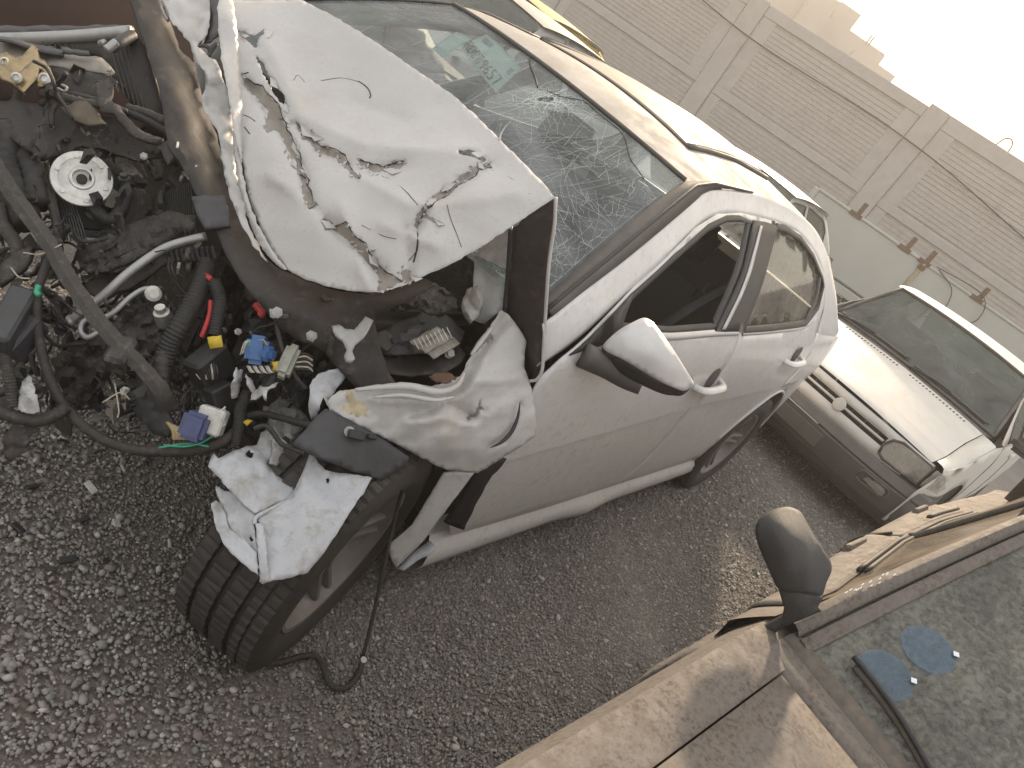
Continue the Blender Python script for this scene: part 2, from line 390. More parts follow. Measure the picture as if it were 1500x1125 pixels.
M['hatch_glass'] = glass('dusty_hatch_glass', (.62, .70, .64), .55, (.30, .32, .29), .24, 3, .05)
M['maroon'] = mat('maroon_paint', (.075, .047, .042), .45, var=.2, dust=.55, dustcol=(.15, .115, .095), dscale=3)
M['greycar'] = mat('grey_paint', (.33, .33, .33), .4, var=.06, dust=.6, dustcol=(.36, .33, .29), dscale=3)
M['yellowcar'] = mat('yellow_paint', (.52, .40, .10), .45, var=.08, dust=.5, dustcol=(.38, .33, .26), dscale=3)
M['white_far'] = mat('far_white_paint', (.55, .54, .52), .4, var=.05, dust=.5, dustcol=(.42, .38, .33), dscale=3)
M['silver_far'] = mat('far_silver_paint', (.42, .43, .43), .4, var=.05, dust=.4, dustcol=(.40, .37, .33), dscale=3)
M['bed'] = mat('grey_green_truck_panel', (.42, .43, .40), .5, var=.06, vscale=2, dust=.3, grime=.3)
M['concrete'] = mat('wall_concrete', (.455, .425, .395), .9, var=.10, vscale=3, col2=(.36, .33, .305), c2=(.5, .8), c2scale=1.5, bump=.3, bscale=60)
M['brickwork'] = mat('dusty_brick', (.445, .41, .378), .9, var=.10, vscale=9, col2=(.36, .325, .30), c2=(.5, .8), c2scale=2.5, bump=.35, bscale=70)
M['mortar'] = mat('dark_mortar', (.375, .345, .315), .95, var=.12, vscale=12)
M['house'] = mat('pale_house_render', (.27, .25, .23), .9, var=.06, vscale=.7)
M['house_win'] = mat('house_window', (.05, .05, .05), .3, var=.1)
M['cable'] = mat('wall_cable', (.05, .045, .04), .7)
M['strap'] = mat('yellow_strap', (.46, .33, .08), .7, var=.3, vscale=30)
# ---------------------------------------------------------------- ground
gm, nt, b = newmat('gravel_ground'); pos, geo = _pos(nt)
vo = nt.nodes.new('ShaderNodeTexVoronoi'); vo.inputs['Scale'].default_value = 95; nt.links.new(pos, vo.inputs['Vector'])
vo2 = nt.nodes.new('ShaderNodeTexVoronoi'); vo2.inputs['Scale'].default_value = 42; nt.links.new(pos, vo2.inputs['Vector'])
big = _noise(nt, 1.3, 5, .6, pos); fn = _noise(nt, 260, 3, .7, pos)
sp = nt.nodes.new('ShaderNodeSeparateXYZ'); nt.links.new(vo.outputs['Color'], sp.inputs[0])
c = _mix(nt, sp.outputs[0], (0.180, 0.166, 0.154), (0.406, 0.374, 0.346))
c = _mix(nt, _ramp(nt, fn.outputs[0], .35, .7).outputs[0], c, (0.240, 0.222, 0.204))
sx = nt.nodes.new('ShaderNodeSeparateXYZ'); nt.links.new(pos, sx.inputs[0])
red = _math(nt, 'ADD', _math(nt, 'MULTIPLY', sx.outputs[0], .9), _math(nt, 'MULTIPLY', big.outputs[0], .9))
c = _mix(nt, _ramp(nt, red, .2, .9).outputs[0], c, _mix(nt, sp.outputs[1], (0.160, 0.135, 0.120), (0.350, 0.305, 0.272)))
c = _mix(nt, _ramp(nt, big.outputs[0], .35, .65).outputs[0], c, _mix(nt, .35, c, (.10, .09, .08)))
nt.links.new(c, b.inputs['Base Color']); b.inputs['Roughness'].default_value = .92; b.inputs['Specular IOR Level'].default_value = .25
hgt = _math(nt, 'ADD', _math(nt, 'MULTIPLY', vo.outputs['Distance'], -1.0), _math(nt, 'ADD', _math(nt, 'MULTIPLY', vo2.outputs['Distance'], -.8), _math(nt, 'MULTIPLY', fn.outputs[0], .5)))
bp = nt.nodes.new('ShaderNodeBump'); bp.inputs['Strength'].default_value = .65; bp.inputs['Distance'].default_value = .012
nt.links.new(hgt, bp.inputs['Height']); nt.links.new(bp.outputs[0], b.inputs['Normal'])
M['ground'] = gm
xs = np.concatenate([np.linspace(-300, -9, 14), np.linspace(-8, 3, 111), np.linspace(4, 300, 12)])
ys = np.concatenate([np.linspace(-300, -4, 14), np.linspace(-3, 4, 71), np.linspace(5, 300, 12)])
XX, YY = np.meshgrid(xs, ys, indexing='ij'); near = np.exp(-((XX+2)/5)**2-((YY-.5)/3.5)**2)
ZZ = near*.006*vnoise(np.c_[XX.ravel(), YY.ravel()]*3.0, 4).reshape(XX.shape) - .004
V = np.c_[XX.ravel(), YY.ravel(), ZZ.ravel()]; ny = len(ys)
F = [(i*ny+k, (i+1)*ny+k, (i+1)*ny+k+1, i*ny+k+1) for i in range(len(xs)-1) for k in range(ny-1)]
ground = mk('ground', V, F, gm); tag(ground, 'compacted grey brown gravel yard floor', 'ground', kind='structure')
# loose stones: a small library of chipped pebbles scattered over the yard, thicker and larger in front of the wreck
def stone_lib(k):
    bm = bmesh.new(); bmesh.ops.create_icosphere(bm, subdivisions=1, radius=1); base = np.array([v.co[:] for v in bm.verts]); fs = np.array([[v.index for v in f.verts] for f in bm.faces]); bm.free()
    L = []
    for i in range(k):
        r = np.random.default_rng(100+i); v = base*(1+r.normal(0, .22, (len(base), 1)))*np.array([r.uniform(.8, 1.3), r.uniform(.65, 1.0), r.uniform(.4, .75)]); L.append(v)
    return L, fs
def scatter(name, N, region, size, mats, probs, seed, label):
    L, fs = stone_lib(12); r = np.random.default_rng(seed); pos = region(r, N); N = len(pos)
    s = size(r, N, pos); idx = r.integers(0, len(L), N); a = r.uniform(0, 6.28, N); tx = r.normal(0, .35, N)
    B = np.array(L)[idx]; ca, sa = np.cos(a)[:, None], np.sin(a)[:, None]; ct, st = np.cos(tx)[:, None], np.sin(tx)[:, None]
    x, y, z = B[..., 0], B[..., 1]*ct-B[..., 2]*st, B[..., 1]*st+B[..., 2]*ct
    W = np.stack([x*ca-y*sa, x*sa+y*ca, z], -1)*s[:, None, None]
    W[..., 0] += pos[:, :1]; W[..., 1] += pos[:, 1:2]; W[..., 2] += (s*.18)[:, None]
    nv = W.shape[1]; V = W.reshape(-1, 3); F = (fs[None]+np.arange(N)[:, None, None]*nv).reshape(-1, 3)
    me = bpy.data.meshes.new(name); me.vertices.add(len(V)); me.vertices.foreach_set('co', V.ravel().astype(np.float32))
    me.loops.add(F.size); me.loops.foreach_set('vertex_index', F.ravel().astype(np.int32)); me.polygons.add(len(F))
    me.polygons.foreach_set('loop_start', np.arange(0, F.size, 3, dtype=np.int32)); me.polygons.foreach_set('loop_total', np.full(len(F), 3, np.int32))
    for mm in mats: me.materials.append(mm)
    mi = np.repeat(r.choice(len(mats), N, p=probs), len(fs)); me.polygons.foreach_set('material_index', mi.astype(np.int32)); me.update(calc_edges=True)
    o = bpy.data.objects.new(name, me); COL.objects.link(o); return tag(o, label, 'gravel', kind='stuff')
st = [mat('stone_grey', (0.300, 0.282, 0.263), .85, var=.3, vscale=20), mat('stone_brown', (0.265, 0.225, 0.195), .88, var=.3, vscale=20), mat('stone_pale', (0.480, 0.450, 0.413), .85, var=.25, vscale=20), mat('stone_green_grey', (0.247, 0.244, 0.217), .85, var=.3, vscale=20)]
def reg_near(r, N):
    p = np.c_[r.uniform(-2.4, 1.15, N), r.uniform(-.9, 1.75, N)]
    dist = np.hypot(p[:, 0]-CP[0], p[:, 1]-CP[1]); return p[r.random(N) < np.clip(1.85-dist*.40, .30, 1)]
def sz_near(r, N, p):
    s = np.exp(r.normal(-5.62, .40, N)); left = np.clip((p[:, 0]+.1)/.5, 0, 1)*np.clip((1.2-p[:, 1])/.5, 0, 1)
    return np.clip(s*(1+.25*left), .002, .013)
scatter('gravel', 115000, reg_near, sz_near, st, [.46, .29, .09, .16], 5, 'loose grey and brown gravel stones in front of the wreck')
def reg_far(r, N):
    p = np.c_[r.uniform(-8, -2.2, N), r.uniform(.4, 2.6, N)]; return p
scatter('gravel', 26000, reg_far, lambda r, N, p: np.clip(np.exp(r.normal(-5.2, .4, N)), .003, .016), st, [.45, .2, .2, .15], 6, 'loose gravel stones between the parked cars')

scatter('gravel', 42000, lambda r, N: np.c_[r.uniform(-4.2, -.1, N), r.uniform(.80, 1.70, N)], lambda r, N, p: np.clip(np.exp(r.normal(-5.85, .38, N)), .0018, .011), st, [.45, .17, .26, .12], 9, 'fine gravel in the gap between the wreck and the dusty car')
# ---------------------------------------------------------------- yard wall
WQ = PX(1375, 165, 14.5); WA = rad(101); WD = np.array([math.cos(WA), math.sin(WA)]); WN = np.array([WD[1], -WD[0]])
if WN@(CP[:2]-WQ[:2]) < 0: WN = -WN
def wp(s, d, z): return np.array([WQ[0]+WD[0]*s+WN[0]*d, WQ[1]+WD[1]*s+WN[1]*d, z])     # along, towards the yard, up
def wbox(name, s0, s1, d0, d1, z0, z1, mt, parent, bev=0):
    v = [wp(s, d, z) for s in (s0, s1) for d in (d0, d1) for z in (z0, z1)]
    f = [(0, 1, 3, 2), (4, 6, 7, 5), (0, 4, 5, 1), (2, 3, 7, 6), (0, 2, 6, 4), (1, 5, 7, 3)]
    o = mk(name, v, f, mt, parent, smooth=False); recalc(o)
    if bev: bevel(o, bev)
    return o
wall = empty('yard_wall', tuple(wp(0, 0, 0)), 'long tan brick yard wall with concrete pillars behind the cars', 'wall')
WT = 3.72; BAY = 4.05
cores = []
for k in range(-4, 5):
    s0 = k*BAY
    h2 = WT+(.0 if k != 0 else .04)
    p = wbox('pillar', s0-.20, s0+.20, -.16, .055, -.05, h2+.03, M['concrete'], wall, .01)
    if k == 4: break
    a, e = s0+.20, s0+BAY-.20
    wbox('wall_core', a-.01, e+.01, -.14, -.002, -.05, WT-.21, M['mortar'], wall)
    wbox('coping', a+.003, e-.003, -.16, .026+.002*(k % 3), WT-.22, WT+(0 if k < 0 else .07), M['concrete'], wall, .012)
    wbox('tie_beam', a+.003, e-.003, -.10, .024, 1.82, 2.0, M['concrete'], wall, .012)
    z = .02; r = random.Random(k)
    while z < WT-.30:
        hh = .088
        if not (1.82-hh < z < 2.0):
            d = r.uniform(-.004, .004)
            wbox('brick_course', a+.004+r.uniform(0, .03), e-.004-r.uniform(0, .03), -.06, .012+d, z, z+hh-.012, M['brickwork'], wall)
        z += hh
    # plain concrete frame strips at both ends and a middle stiffener, proud of the courses
    for q in (a+.02, e-.34): wbox('frame_strip', q, q+.32, -.05, .016, 2.0, WT-.22, M['concrete'], wall, .006)
    wbox('frame_strip', a+.02, a+.26, -.05, .021, 0, 1.815, M['concrete'], wall, .006)
wp2 = [wp(s, .12+.03*math.sin(s*2), 2.95-.05*s+.10*math.sin((s+2)*.8)) for s in np.linspace(-9, 8, 30)]
tube('loose_cable', wp2, .014, M['cable'], wall, n=5, sub=2)
tube('lifting_loop', [wp(1.15, 0, 3.76), wp(1.2, 0, 3.93), wp(1.3, 0, 3.98), wp(1.38, 0, 3.9), wp(1.4, 0, 3.76)], .014, M['rust'], wall, n=6)
# ---------------------------------------------------------------- house beyond the wall
def house():
    h = empty('house', tuple(PXz(1240, 90, 0)*0 + np.array([-38, -14, 0])), 'pale flat roofed house rising hazily behind the yard wall', 'house')
    ang = WA; 
    def hp(x, y, t): return PX(x, y, t)
    def blk(name, px0, px1, pyt, t, zlow, depth, mt):      # block whose roof edge runs between two photo points
        a = PX(*px0, t); b = PX(*px1, t); z1 = (a[2]+b[2])/2
        d = b-a; d[2] = 0; L = np.linalg.norm(d); d /= L; n = np.array([d[1], -d[0], 0]); 
        if n@(CP-a) < 0: n = -n
        a[2] = b[2] = 0
        v = [q+n*dd+np.array([0, 0, zz]) for q in (a, b) for dd in (-depth, 0) for zz in (zlow, z1)]
        f = [(0, 1, 3, 2), (4, 6, 7, 5), (0, 4, 5, 1), (2, 3, 7, 6), (0, 2, 6, 4), (1, 5, 7, 3)]
        return recalc(mk(name, v, f, mt, h, smooth=False)), a, d, n, L, z1
    o, a, d, n, L, z1 = blk('wall', (1085, -65), (1298, 78), 0, 42, 0, 9, M['house'])
    blk('stair_block', (1198, -18), (1232, 2), 0, 40, 2, 3, M['house'])
    blk('roof_tank', (1233, 2), (1262, 22), 0, 41.4, 5, 1.6, M['house'])
    blk('annex_wall', (1255, 72), (1312, 112), 0, 40.5, 0, 5, M['house'])
    blk('roof_edge', (1085, -62), (1298, 81), 0, 41.7, 7.0, 9.5, M['house'])
    for i in range(5):
        s = .8+i*1.75
        c = a+d*s+n*.04; w0 = mk('window', [c+d*k+np.array([0, 0, zz])+n*dd for k in (0, 1.0) for dd in (-.1, .0) for zz in (z1-2.3, z1-1.1)], [(0, 1, 3, 2), (4, 6, 7, 5), (0, 4, 5, 1), (2, 3, 7, 6), (0, 2, 6, 4), (1, 5, 7, 3)], M['house_win'], h, smooth=False); recalc(w0)
    for (x, y) in ((1268, 64), (1272, 66)):
        q = PX(x, y, 41); tube('roof_pipe', [q, q+np.array([0, 0, .5])], .05, M['cable'], h, n=5)
    return h
house()
# ---------------------------------------------------------------- shared car pieces
def make_wheel(c, steer, parent, R=.318, wd=.205, camber=0, mt='rim', spokes=5, tread=True, rimr=.205, outer=1):
    """tyre with grooves and sipes, alloy rim with spokes; outer = +1 shows its face towards +y"""
    a = rad(steer); ax = Vector((-math.sin(a)*outer, math.cos(a)*outer, math.sin(rad(camber)))).normalized()
    Mx = axisM(c, ax)
    prof = []           # across the tyre, inner bead -> outer bead
    hw = wd/2
    prof += [(rimr, -hw*.80, 0, 0), (rimr+.02, -hw*.98, 0, 0), (R-.05, -hw*1.06, 0, 0), (R-.022, -hw*1.0, 0, 0)]
    cols = [(-.93, 0, 1), (-.62, 0, 1), (-.60, 1, 0), (-.52, 1, 0), (-.50, 0, 2), (-.14, 0, 2), (-.12, 1, 0), (-.03, 1, 0), (-.01, 0, 2), (.33, 0, 2), (.35, 1, 0), (.44, 1, 0), (.46, 0, 1), (.64, 0, 1), (.66, .5, 0), (.69, .5, 0), (.71, 0, 1), (.93, 0, 1)]
    for u, g, sp in cols: prof.append((R-.006*abs(u)**3-.012*g, hw*u, g, sp))
    prof += [(R-.022, hw*1.0, 0, 0), (R-.05, hw*1.06, 0, 0), (R-.075, hw*1.05, 0, 0), (rimr+.018, hw*.95, 0, 0), (rimr+.004, hw*.86, 0, 0), (rimr-.01, hw*.80, 0, 0)]
    n = 280 if tread else 64; V, F = [], []
    for i, (r, h, g, sp) in enumerate(prof):
        for k in range(n):
            rr = r; aa = 2*math.pi*k/n
            if tread and sp == 1 and k % 4 == 0: rr -= .006
            if tread and sp == 2 and (k+i*2) % 6 == 0: rr -= .006
            V.append(Mx @ Vector((rr*math.cos(aa), rr*math.sin(aa), h)))
    for i in range(len(prof)-1):
        for k in range(n):
            p, q = i*n+k, i*n+(k+1) % n; F.append((p, q, q+n, p+n))
    wheel = bpy.data.objects.new('wheel', None); COL.objects.link(wheel); wheel.parent = parent; wheel.matrix_parent_inverse = PWI(parent); wheel.location = c
    t = mk('tyre', V, F, M['tyre'], wheel, smooth=True); sharp(recalc(t), 32)
    r0 = rimr
    rim = lathe('rim', [(r0-.03, -hw*.5), (r0-.012, hw*.2), (r0-.012, hw*.62), (r0+.004, hw*.84), (r0+.006, hw*.92), (r0-.004, hw*.90), (r0-.022, hw*.60), (r0-.045, hw*.05), (.02, hw*.0)], Mx, M[mt], wheel, 48)
    V, F = [], []
    for s in range(spokes):
        for twin in (-1, 1):
            a0 = 2*math.pi*s/spokes
            pts = [(.030, a0+twin*.35, .026, hw*.55), (.10, a0+twin*.16, .024, hw*.52), (r0-.015, a0+twin*.13, .022, hw*.72)]
            n0 = len(V)
            for (rr, an, w_, hh) in pts:
                for du, dz in ((-1, -.018), (-1, 0), (-.5, .008), (.5, .008), (1, 0), (1, -.018)):
                    x = rr*math.cos(an)-math.sin(an)*du*w_*.5; y = rr*math.sin(an)+math.cos(an)*du*w_*.5; V.append(Mx @ Vector((x, y, hh+dz)))
            for i in range(2):
                for k in range(6): p, q = n0+i*6+k, n0+i*6+(k+1) % 6; F.append((p, q, q+6, p+6))
    sharp(recalc(mk('spokes', V, F, M[mt], wheel)), 40)
    lathe('hub_cap', [(.045, hw*.45), (.042, hw*.60), (.03, hw*.64), (0.0001, hw*.65)], Mx, M[mt], wheel, 20)
    return wheel
def side_sheet(name, outline, S, mt, parent, h=.05, holes=(), lines=(), th=.004, mats=None):
    P2, F, fm, _ = cdt(outline, h, holes, (), lines, 0, 0)
    V = [(x, S(x, z), z) for x, z in P2]; o = mk(name, V, F, mt, parent); recalc(o); sharp(o, 14)
    o2 = solid(o, th, 0); return o
def ribbon(name, pts, S, w0, mt, parent, lift=.004, th=.006):       # a strip lying along a side panel
    pts = [np.array(p, float) for p in (catmull(pts, 6) if len(pts) < 9 else pts)]; V, F = [], []
    for i, p in enumerate(pts):
        t = pts[min(i+1, len(pts)-1)]-pts[max(i-1, 0)]; t /= np.linalg.norm(t); n = np.array([-t[1], t[0]])
        ww = w0[i] if isinstance(w0, (list, tuple)) else w0
        for s, l in ((-.5, -.004), (-.5, lift), (0, lift*1.4), (.5, lift), (.5, -.004)):
            q = p+n*ww*s; V.append((q[0], S(q[0], q[1])+l*(1 if parent is None or not parent.get('flip') else -1), q[1]))
    for i in range(len(pts)-1):
        for k in range(4): a = i*5+k; F.append((a, a+1, a+6, a+5))
    return recalc(mk(name, V, F, mt, parent))

# ---------------------------------------------------------------- the wrecked white sedan
sedan = empty('wrecked_sedan', (-1.4, 0, 0), 'white wrecked sedan with crushed front, buckled bonnet and shattered windscreen', 'car')
ZK = [.10, .2, .35, .6, .75, .88, .97, 1.03, 1.2, 1.36, 1.45]
YK = [.78, .815, .845, .872, .868, .858, .845, .815, .72, .605, .54]
def zcrease(x): return np.interp(x, [-3.3, -1.6, -.9, -.4], [.775, .725, .670, .617])
_zz = np.linspace(0, 1.6, 321); _yy = np.interp(_zz, ZK, YK); _k = np.exp(-(np.arange(-24, 25)/9.0)**2); _k /= _k.sum()
_yy = np.convolve(np.pad(_yy, 24, mode='edge'), _k, 'valid')
def S1(x, z):
    y = np.interp(z, _zz, _yy)*np.interp(x, [-3.75, -3.5, -3.2, -2.6, -1.0, -.3, .3], [.84, .92, .975, 1.0, 1.0, .985, .96])
    zc = zcrease(x); y -= .017*np.clip((zc-z)/.014, 0, 1)*np.clip((z-.25)/.36, 0, 1)
    return float(y)
rail_up = [(-.298, 1.027), (-.439, 1.096), (-.694, 1.21), (-.894, 1.294), (-1.096, 1.378), (-1.223, 1.408), (-1.437, 1.432), (-1.70, 1.452), (-2.1, 1.452), (-2.45, 1.425), (-2.75, 1.345), (-3.02, 1.205), (-3.2, 1.09), (-3.38, 1.035)]
seam = [(-.418, .956), (-.713, 1.135), (-1.061, 1.298), (-1.241, 1.352), (-1.453, 1.378), (-1.876, 1.398), (-2.2, 1.394), (-2.48, 1.352), (-2.70, 1.275), (-2.79, 1.15), (-2.74, 1.08)]
# body side rail and A-pillar
def resample(pl, n):
    pl = np.array(pl, float); L = np.r_[0, np.cumsum(np.linalg.norm(np.diff(pl, axis=0), axis=1))]
    c = np.array(catmull(pl, 8)); Lc = np.r_[0, np.cumsum(np.linalg.norm(np.diff(c, axis=0), axis=1))]
    return [(np.interp(s, Lc, c[:, 0]), np.interp(s, Lc, c[:, 1])) for s in np.linspace(0, Lc[-1], n)]
rail_lo = [(-.345, .945)]+[(x, z+.003) for x, z in seam[1:9]]+[(-2.80, 1.15), (-2.78, 1.035), (-2.95, 1.027), (-3.36, 1.012)]
def rail(sgn):
    U, L = resample(rail_up, 70), resample(rail_lo, 70)
    rows = []
    for (xu, zu), (xl, zl) in zip(U, L):
        row = []
        for k in list(np.linspace(0, .97, 8))+[1]:
            x, z = xu*(1-k)+xl*k, zu*(1-k)+zl*k
            if k == 1: z -= .022
            row.append((x, sgn*(S1(x, z)-(.010 if k == 1 else .0)), z))
        rows.append(row)
    return solid(recalc(grid('side_rail', rows, M['white_clean'], sedan)), .004, 0)
rail(1)
quarter_top = resample(rail_lo, 70)[-1]
win_f = [(-.70, 1.105), (-.912, 1.207), (-1.169, 1.308), (-1.326, 1.347), (-1.45, 1.360), (-1.60, 1.363), (-1.51, 1.20), (-1.36, 1.048), (-.98, 1.03), (-.665, 1.032)]
win_r = [(-1.87, 1.380), (-2.0, 1.384), (-2.22, 1.374), (-2.45, 1.332), (-2.66, 1.262), (-2.70, 1.235), (-2.66, 1.15), (-2.49, 1.078), (-2.0, 1.052), (-1.65, 1.040), (-1.74, 1.2)]
gapx = lambda z: -1.60-.10*(z-1.0) if z > 1.0 else -1.60-.02*(1-z)
cl = lambda a, b: [(x, zcrease(x)) for x in np.linspace(a, b, 14)]
fd = [(-.545, .262), (-.455, .36), (-.405, .50), (-.375, .70), (-.365, .90), (-.418, .952)]+[(x, z-.003) for x, z in seam[1:5]]+[(-1.635, 1.384), (-1.625, 1.2), (-1.598, 1.0), (-1.60, .8), (-1.605, .5), (-1.60, .262)]
side_sheet('front_door', fd, S1, M['white_clean'], sedan, .05, holes=[win_f], lines=[cl(-.42, -1.59), [(x, zcrease(x)-.014) for x in np.linspace(-.42, -1.59, 14)]])
fdo = [o for o in sedan.children if o.name.startswith('front_door')][0]
rd = [(-1.606, .262), (-1.611, .5), (-1.606, .8), (-1.604, 1.0), (-1.631, 1.2), (-1.641, 1.384), (-1.876, 1.394), (-2.2, 1.390), (-2.48, 1.348), (-2.695, 1.272), (-2.785, 1.15), (-2.74, 1.045), (-2.73, .85), (-2.60, .66), (-2.50, .50), (-2.45, .36), (-2.43, .262)]
side_sheet('rear_door', rd, S1, M['white_clean'], sedan, .05, holes=[win_r], lines=[cl(-1.62, -2.66), [(x, zcrease(x)-.014) for x in np.linspace(-1.62, -2.66, 14)]])
rdo = [o for o in sedan.children if o.name.startswith('rear_door')][0]
arch = [(-2.80+.385*math.cos(a), .335+.36*math.sin(a)) for a in np.linspace(rad(12), rad(172), 22)]
qp = [(-2.436, .25), (-2.455, .36), (-2.505, .50), (-2.605, .66), (-2.736, .85), (-2.746, 1.04), (-2.9, 1.025), (-3.2, 1.015), (-3.5, .995), (-3.64, .95), (-3.70, .70), (-3.68, .40), (-3.60, .25), (-3.24, .24)]
side_sheet('quarter_panel', qp[:1]+[(-2.42, .25)][:0]+qp[1:]+arch[::-1][:0]+[(-3.19, .30)]+arch[::-1][1:]+[(-2.425, .30)], S1, M['white_clean'], sedan, .05)
tube('arch_lip', [(x, S1(x, z)+.002, z) for x, z in arch], .008, M['white_clean'], sedan, n=6, sub=2)
tube('arch_liner', [(x, S1(x, z)-.09, z+.01) for x, z in arch], .085, M['dark'], sedan, n=8, sub=1, cap=True)
# sill
rows = []
for x in np.linspace(-.47, -2.5, 24):
    bend = .012*math.exp(-((x+1.45)/.12)**2)
    rows.append([(x, y+bend*k, z-bend*k) for y, z, k in ((.70, .125, 0), (.79, .118, 1), (.822, .135, 1), (.836, .175, 1), (.832, .215, 1), (.815, .238, .5), (.80, .262, 0), (.74, .27, 0))])
sharp(recalc(grid('sill', rows, M['white_clean'], sedan)), 50)
# roof, sunroof, windscreen
def roof_edge(x, side):
    z = np.interp(-x, [-p[0] for p in rail_up], [p[1] for p in rail_up]); return side*S1(x, z), z
def roof_pt(x, v):      # v -1..1 across
    y, z = roof_edge(x, 1); return np.array([x, y*v, z+(.062-.02*max(0, (-x-2.2)))*(1-v*v)**.9*np.clip((-x-.8)/.35, 0, 1)])
def ws_top(v): return np.array([-1.00+.075*(1-v*v), v*.572, 1.388+.026*(1-v*v)])
def ws_bot(v): return np.array([-.325+.17*(1-v*v), v*.765, 1.035+.005*(1-v*v)])
def ws(v, b):
    p = ws_bot(v)*(1-b)+ws_top(v)*b; return p+np.array([.35, 0, .6])*.055*4*b*(1-b)*.5
vv = np.linspace(-1, 1, 25)
def rp(x, v):           # roof: blends from the windscreen header to the full crown
    k = np.clip((-x-.93)/.35, 0, 1); k = k*k*(3-2*k)
    h = ws_top(v)+np.array([-.012, 0, .004]); q = roof_pt(min(x, -1.28), v)
    if x > -1.28:
        u = (-x-.93)/.35; a = h; return a*(1-u)+q*u+np.array([0, 0, .012*math.sin(math.pi*u)])
    return q
rows = [[rp(x, v) for v in vv] for x in list(np.linspace(-.93, -1.28, 8))+list(np.linspace(-1.34, -2.75, 22))]
roof = recalc(grid('roof', rows, M['roof'], sedan))
def rlift(x, v, l): p = rp(x, v); return p+np.array([0, 0, l])
sx_ = np.linspace(-1.30, -2.05, 10); sv = np.linspace(-.62, .62, 15)
sun_rows = [[rlift(x, v, -.010)for v in np.r_[-.63, sv, .63]] if i in (0, 11) else [rlift(x, -.63, -.01)]+[rlift(x, v, .007+.010*max(0, (-x-1.3))) for v in sv]+[rlift(x, .63, -.01)] for i, x in enumerate(np.r_[-1.295, sx_, -2.06])]
sharp(recalc(grid('sunroof', sun_rows, M['sunroof'], roof)), 30)
tubes('sunroof_seal', [([rlift(x, v, .004) for x in np.linspace(-1.285, -2.10, 12)], .010) for v in (-.66, .655)]+[([rlift(-1.285, v, .003) for v in np.linspace(-.66, .655, 10)], .004)], M['trim'], roof, n=6, sub=1)
# black gaskets between the windscreen and the pillars
for s in (1, -1):
    pts = []
    V, F = [], []
    for i, k in enumerate(np.linspace(0, 1, 26)):
        # inner edge follows the glass, outer edge the rail
        b = min(k*1.18, 1.0); inn = ws(s*.985, b) if k < .85 else rp(-1.0-(k-.85)*3.2, s*.985)
        xr = np.interp(k, [0, .85, 1], [-.33, -1.12, -1.62]); yz = roof_edge(xr, s); out = np.array([xr, yz[0], yz[1]-.004])
        mid = (inn+out)/2+np.array([0, s*.004, .010]); wdn = 1.0 if k < .8 else max(.05, 1-(k-.8)*4.5)
        mm = (inn+out)/2
        for q in (inn, mid, out): V.append(mm+(q-mm)*wdn+np.array([0, 0, .006]))
    for i in range(25):
        for k in range(2): a = i*3+k; F.append((a, a+1, a+4, a+3))
    solid(recalc(mk('pillar_gasket', V, F, M['trim'], sedan)), .006, 0)
    tube('gasket_lip', V[1::3], .006, M['black_pl'], sedan, n=6, sub=1)
rows = [[ws(v*.985, b) for v in np.linspace(-1, 1, 31)] for b in np.linspace(0, 1, 17)]
wsc = recalc(grid('windscreen', rows, M['screen'], sedan))
tube('header_seal', [ws(v*.985, 1.0)+np.array([-.004, 0, .006]) for v in np.linspace(-1, 1, 20)], .008, M['trim'], wsc, n=6, sub=1)
# crack lines on the glass: a smashed hole with rays and webs, plus fans from the two low corners
def on_ws(x, y):        # photo point -> (v, b) on the glass
    best = None
    d = AXF+AXR*(x-750)/FPX+AXU*(562.5-y)/FPX
    for v in np.linspace(-1, 1, 61):
        for b in np.linspace(0, 1, 41):
            q = ws(v, b)-CP; t = q@d/(d@d); e = np.linalg.norm(q-d*t)
            if best is None or e < best[0]: best = (e, v, b)
    return best[1], best[2]
CV, CF = [], []
def crack(path, w0):
    n0 = len(CV)
    P = [ws(np.clip(v, -.97, .97), np.clip(b, .02, .98)) for v, b in path]
    for i, p in enumerate(P):
        t = P[min(i+1, len(P)-1)]-P[max(i-1, 0)]; nn = np.array([.55, 0, .83]); s = np.cross(t, nn); s /= max(np.linalg.norm(s), 1e-9)
        wq = w0*.46*(1-.6*i/len(P)); up = nn*.0018
        CV.append(p+s*wq+up); CV.append(p-s*wq+up)
    for i in range(len(P)-1): a = n0+2*i; CF.append((a, a+1, a+3, a+2))
R = random.Random(5)
hub = on_ws(797, 146); mid = on_ws(850, 235); low = on_ws(830, 330); left = on_ws(680, 150)
def ray_from(c, ang, L, w0, wob=.25):
    v, b = c; path = [(v, b)]; a = ang
    for i in range(int(5+L*14)):
        st_ = L/int(5+L*14); v += math.cos(a)*st_; b += math.sin(a)*st_*1.35; a += R.gauss(0, wob); path.append((v, b))
    crack(path, w0)
for i in range(40): ray_from((hub[0]+R.gauss(0, .03), hub[1]+R.gauss(0, .03)), R.uniform(0, 6.28), R.uniform(.06, .30), R.uniform(.0005, .0012), .3)
for i in range(75): ray_from((mid[0]+R.gauss(0, .14), mid[1]+R.gauss(0, .13)), R.choice((.3, 1.2, 2.0, 3.4, 4.6))+R.gauss(0, .4), R.uniform(.06, .34), R.uniform(.0003, .0008), .10)
for i in range(60): ray_from((low[0]+R.gauss(0, .12), low[1]+R.gauss(0, .10)), R.choice((.1, .5, 2.8, 3.4))+R.gauss(0, .3), R.uniform(.06, .30), R.uniform(.0003, .0007), .12)
for i in range(80): ray_from((left[0]+R.gauss(.05, .28), left[1]+R.gauss(0, .17)), R.choice((.5, 1.1, 2.4, 3.6))+R.gauss(0, .35), R.uniform(.06, .4), R.uniform(.0003, .0007), .07)
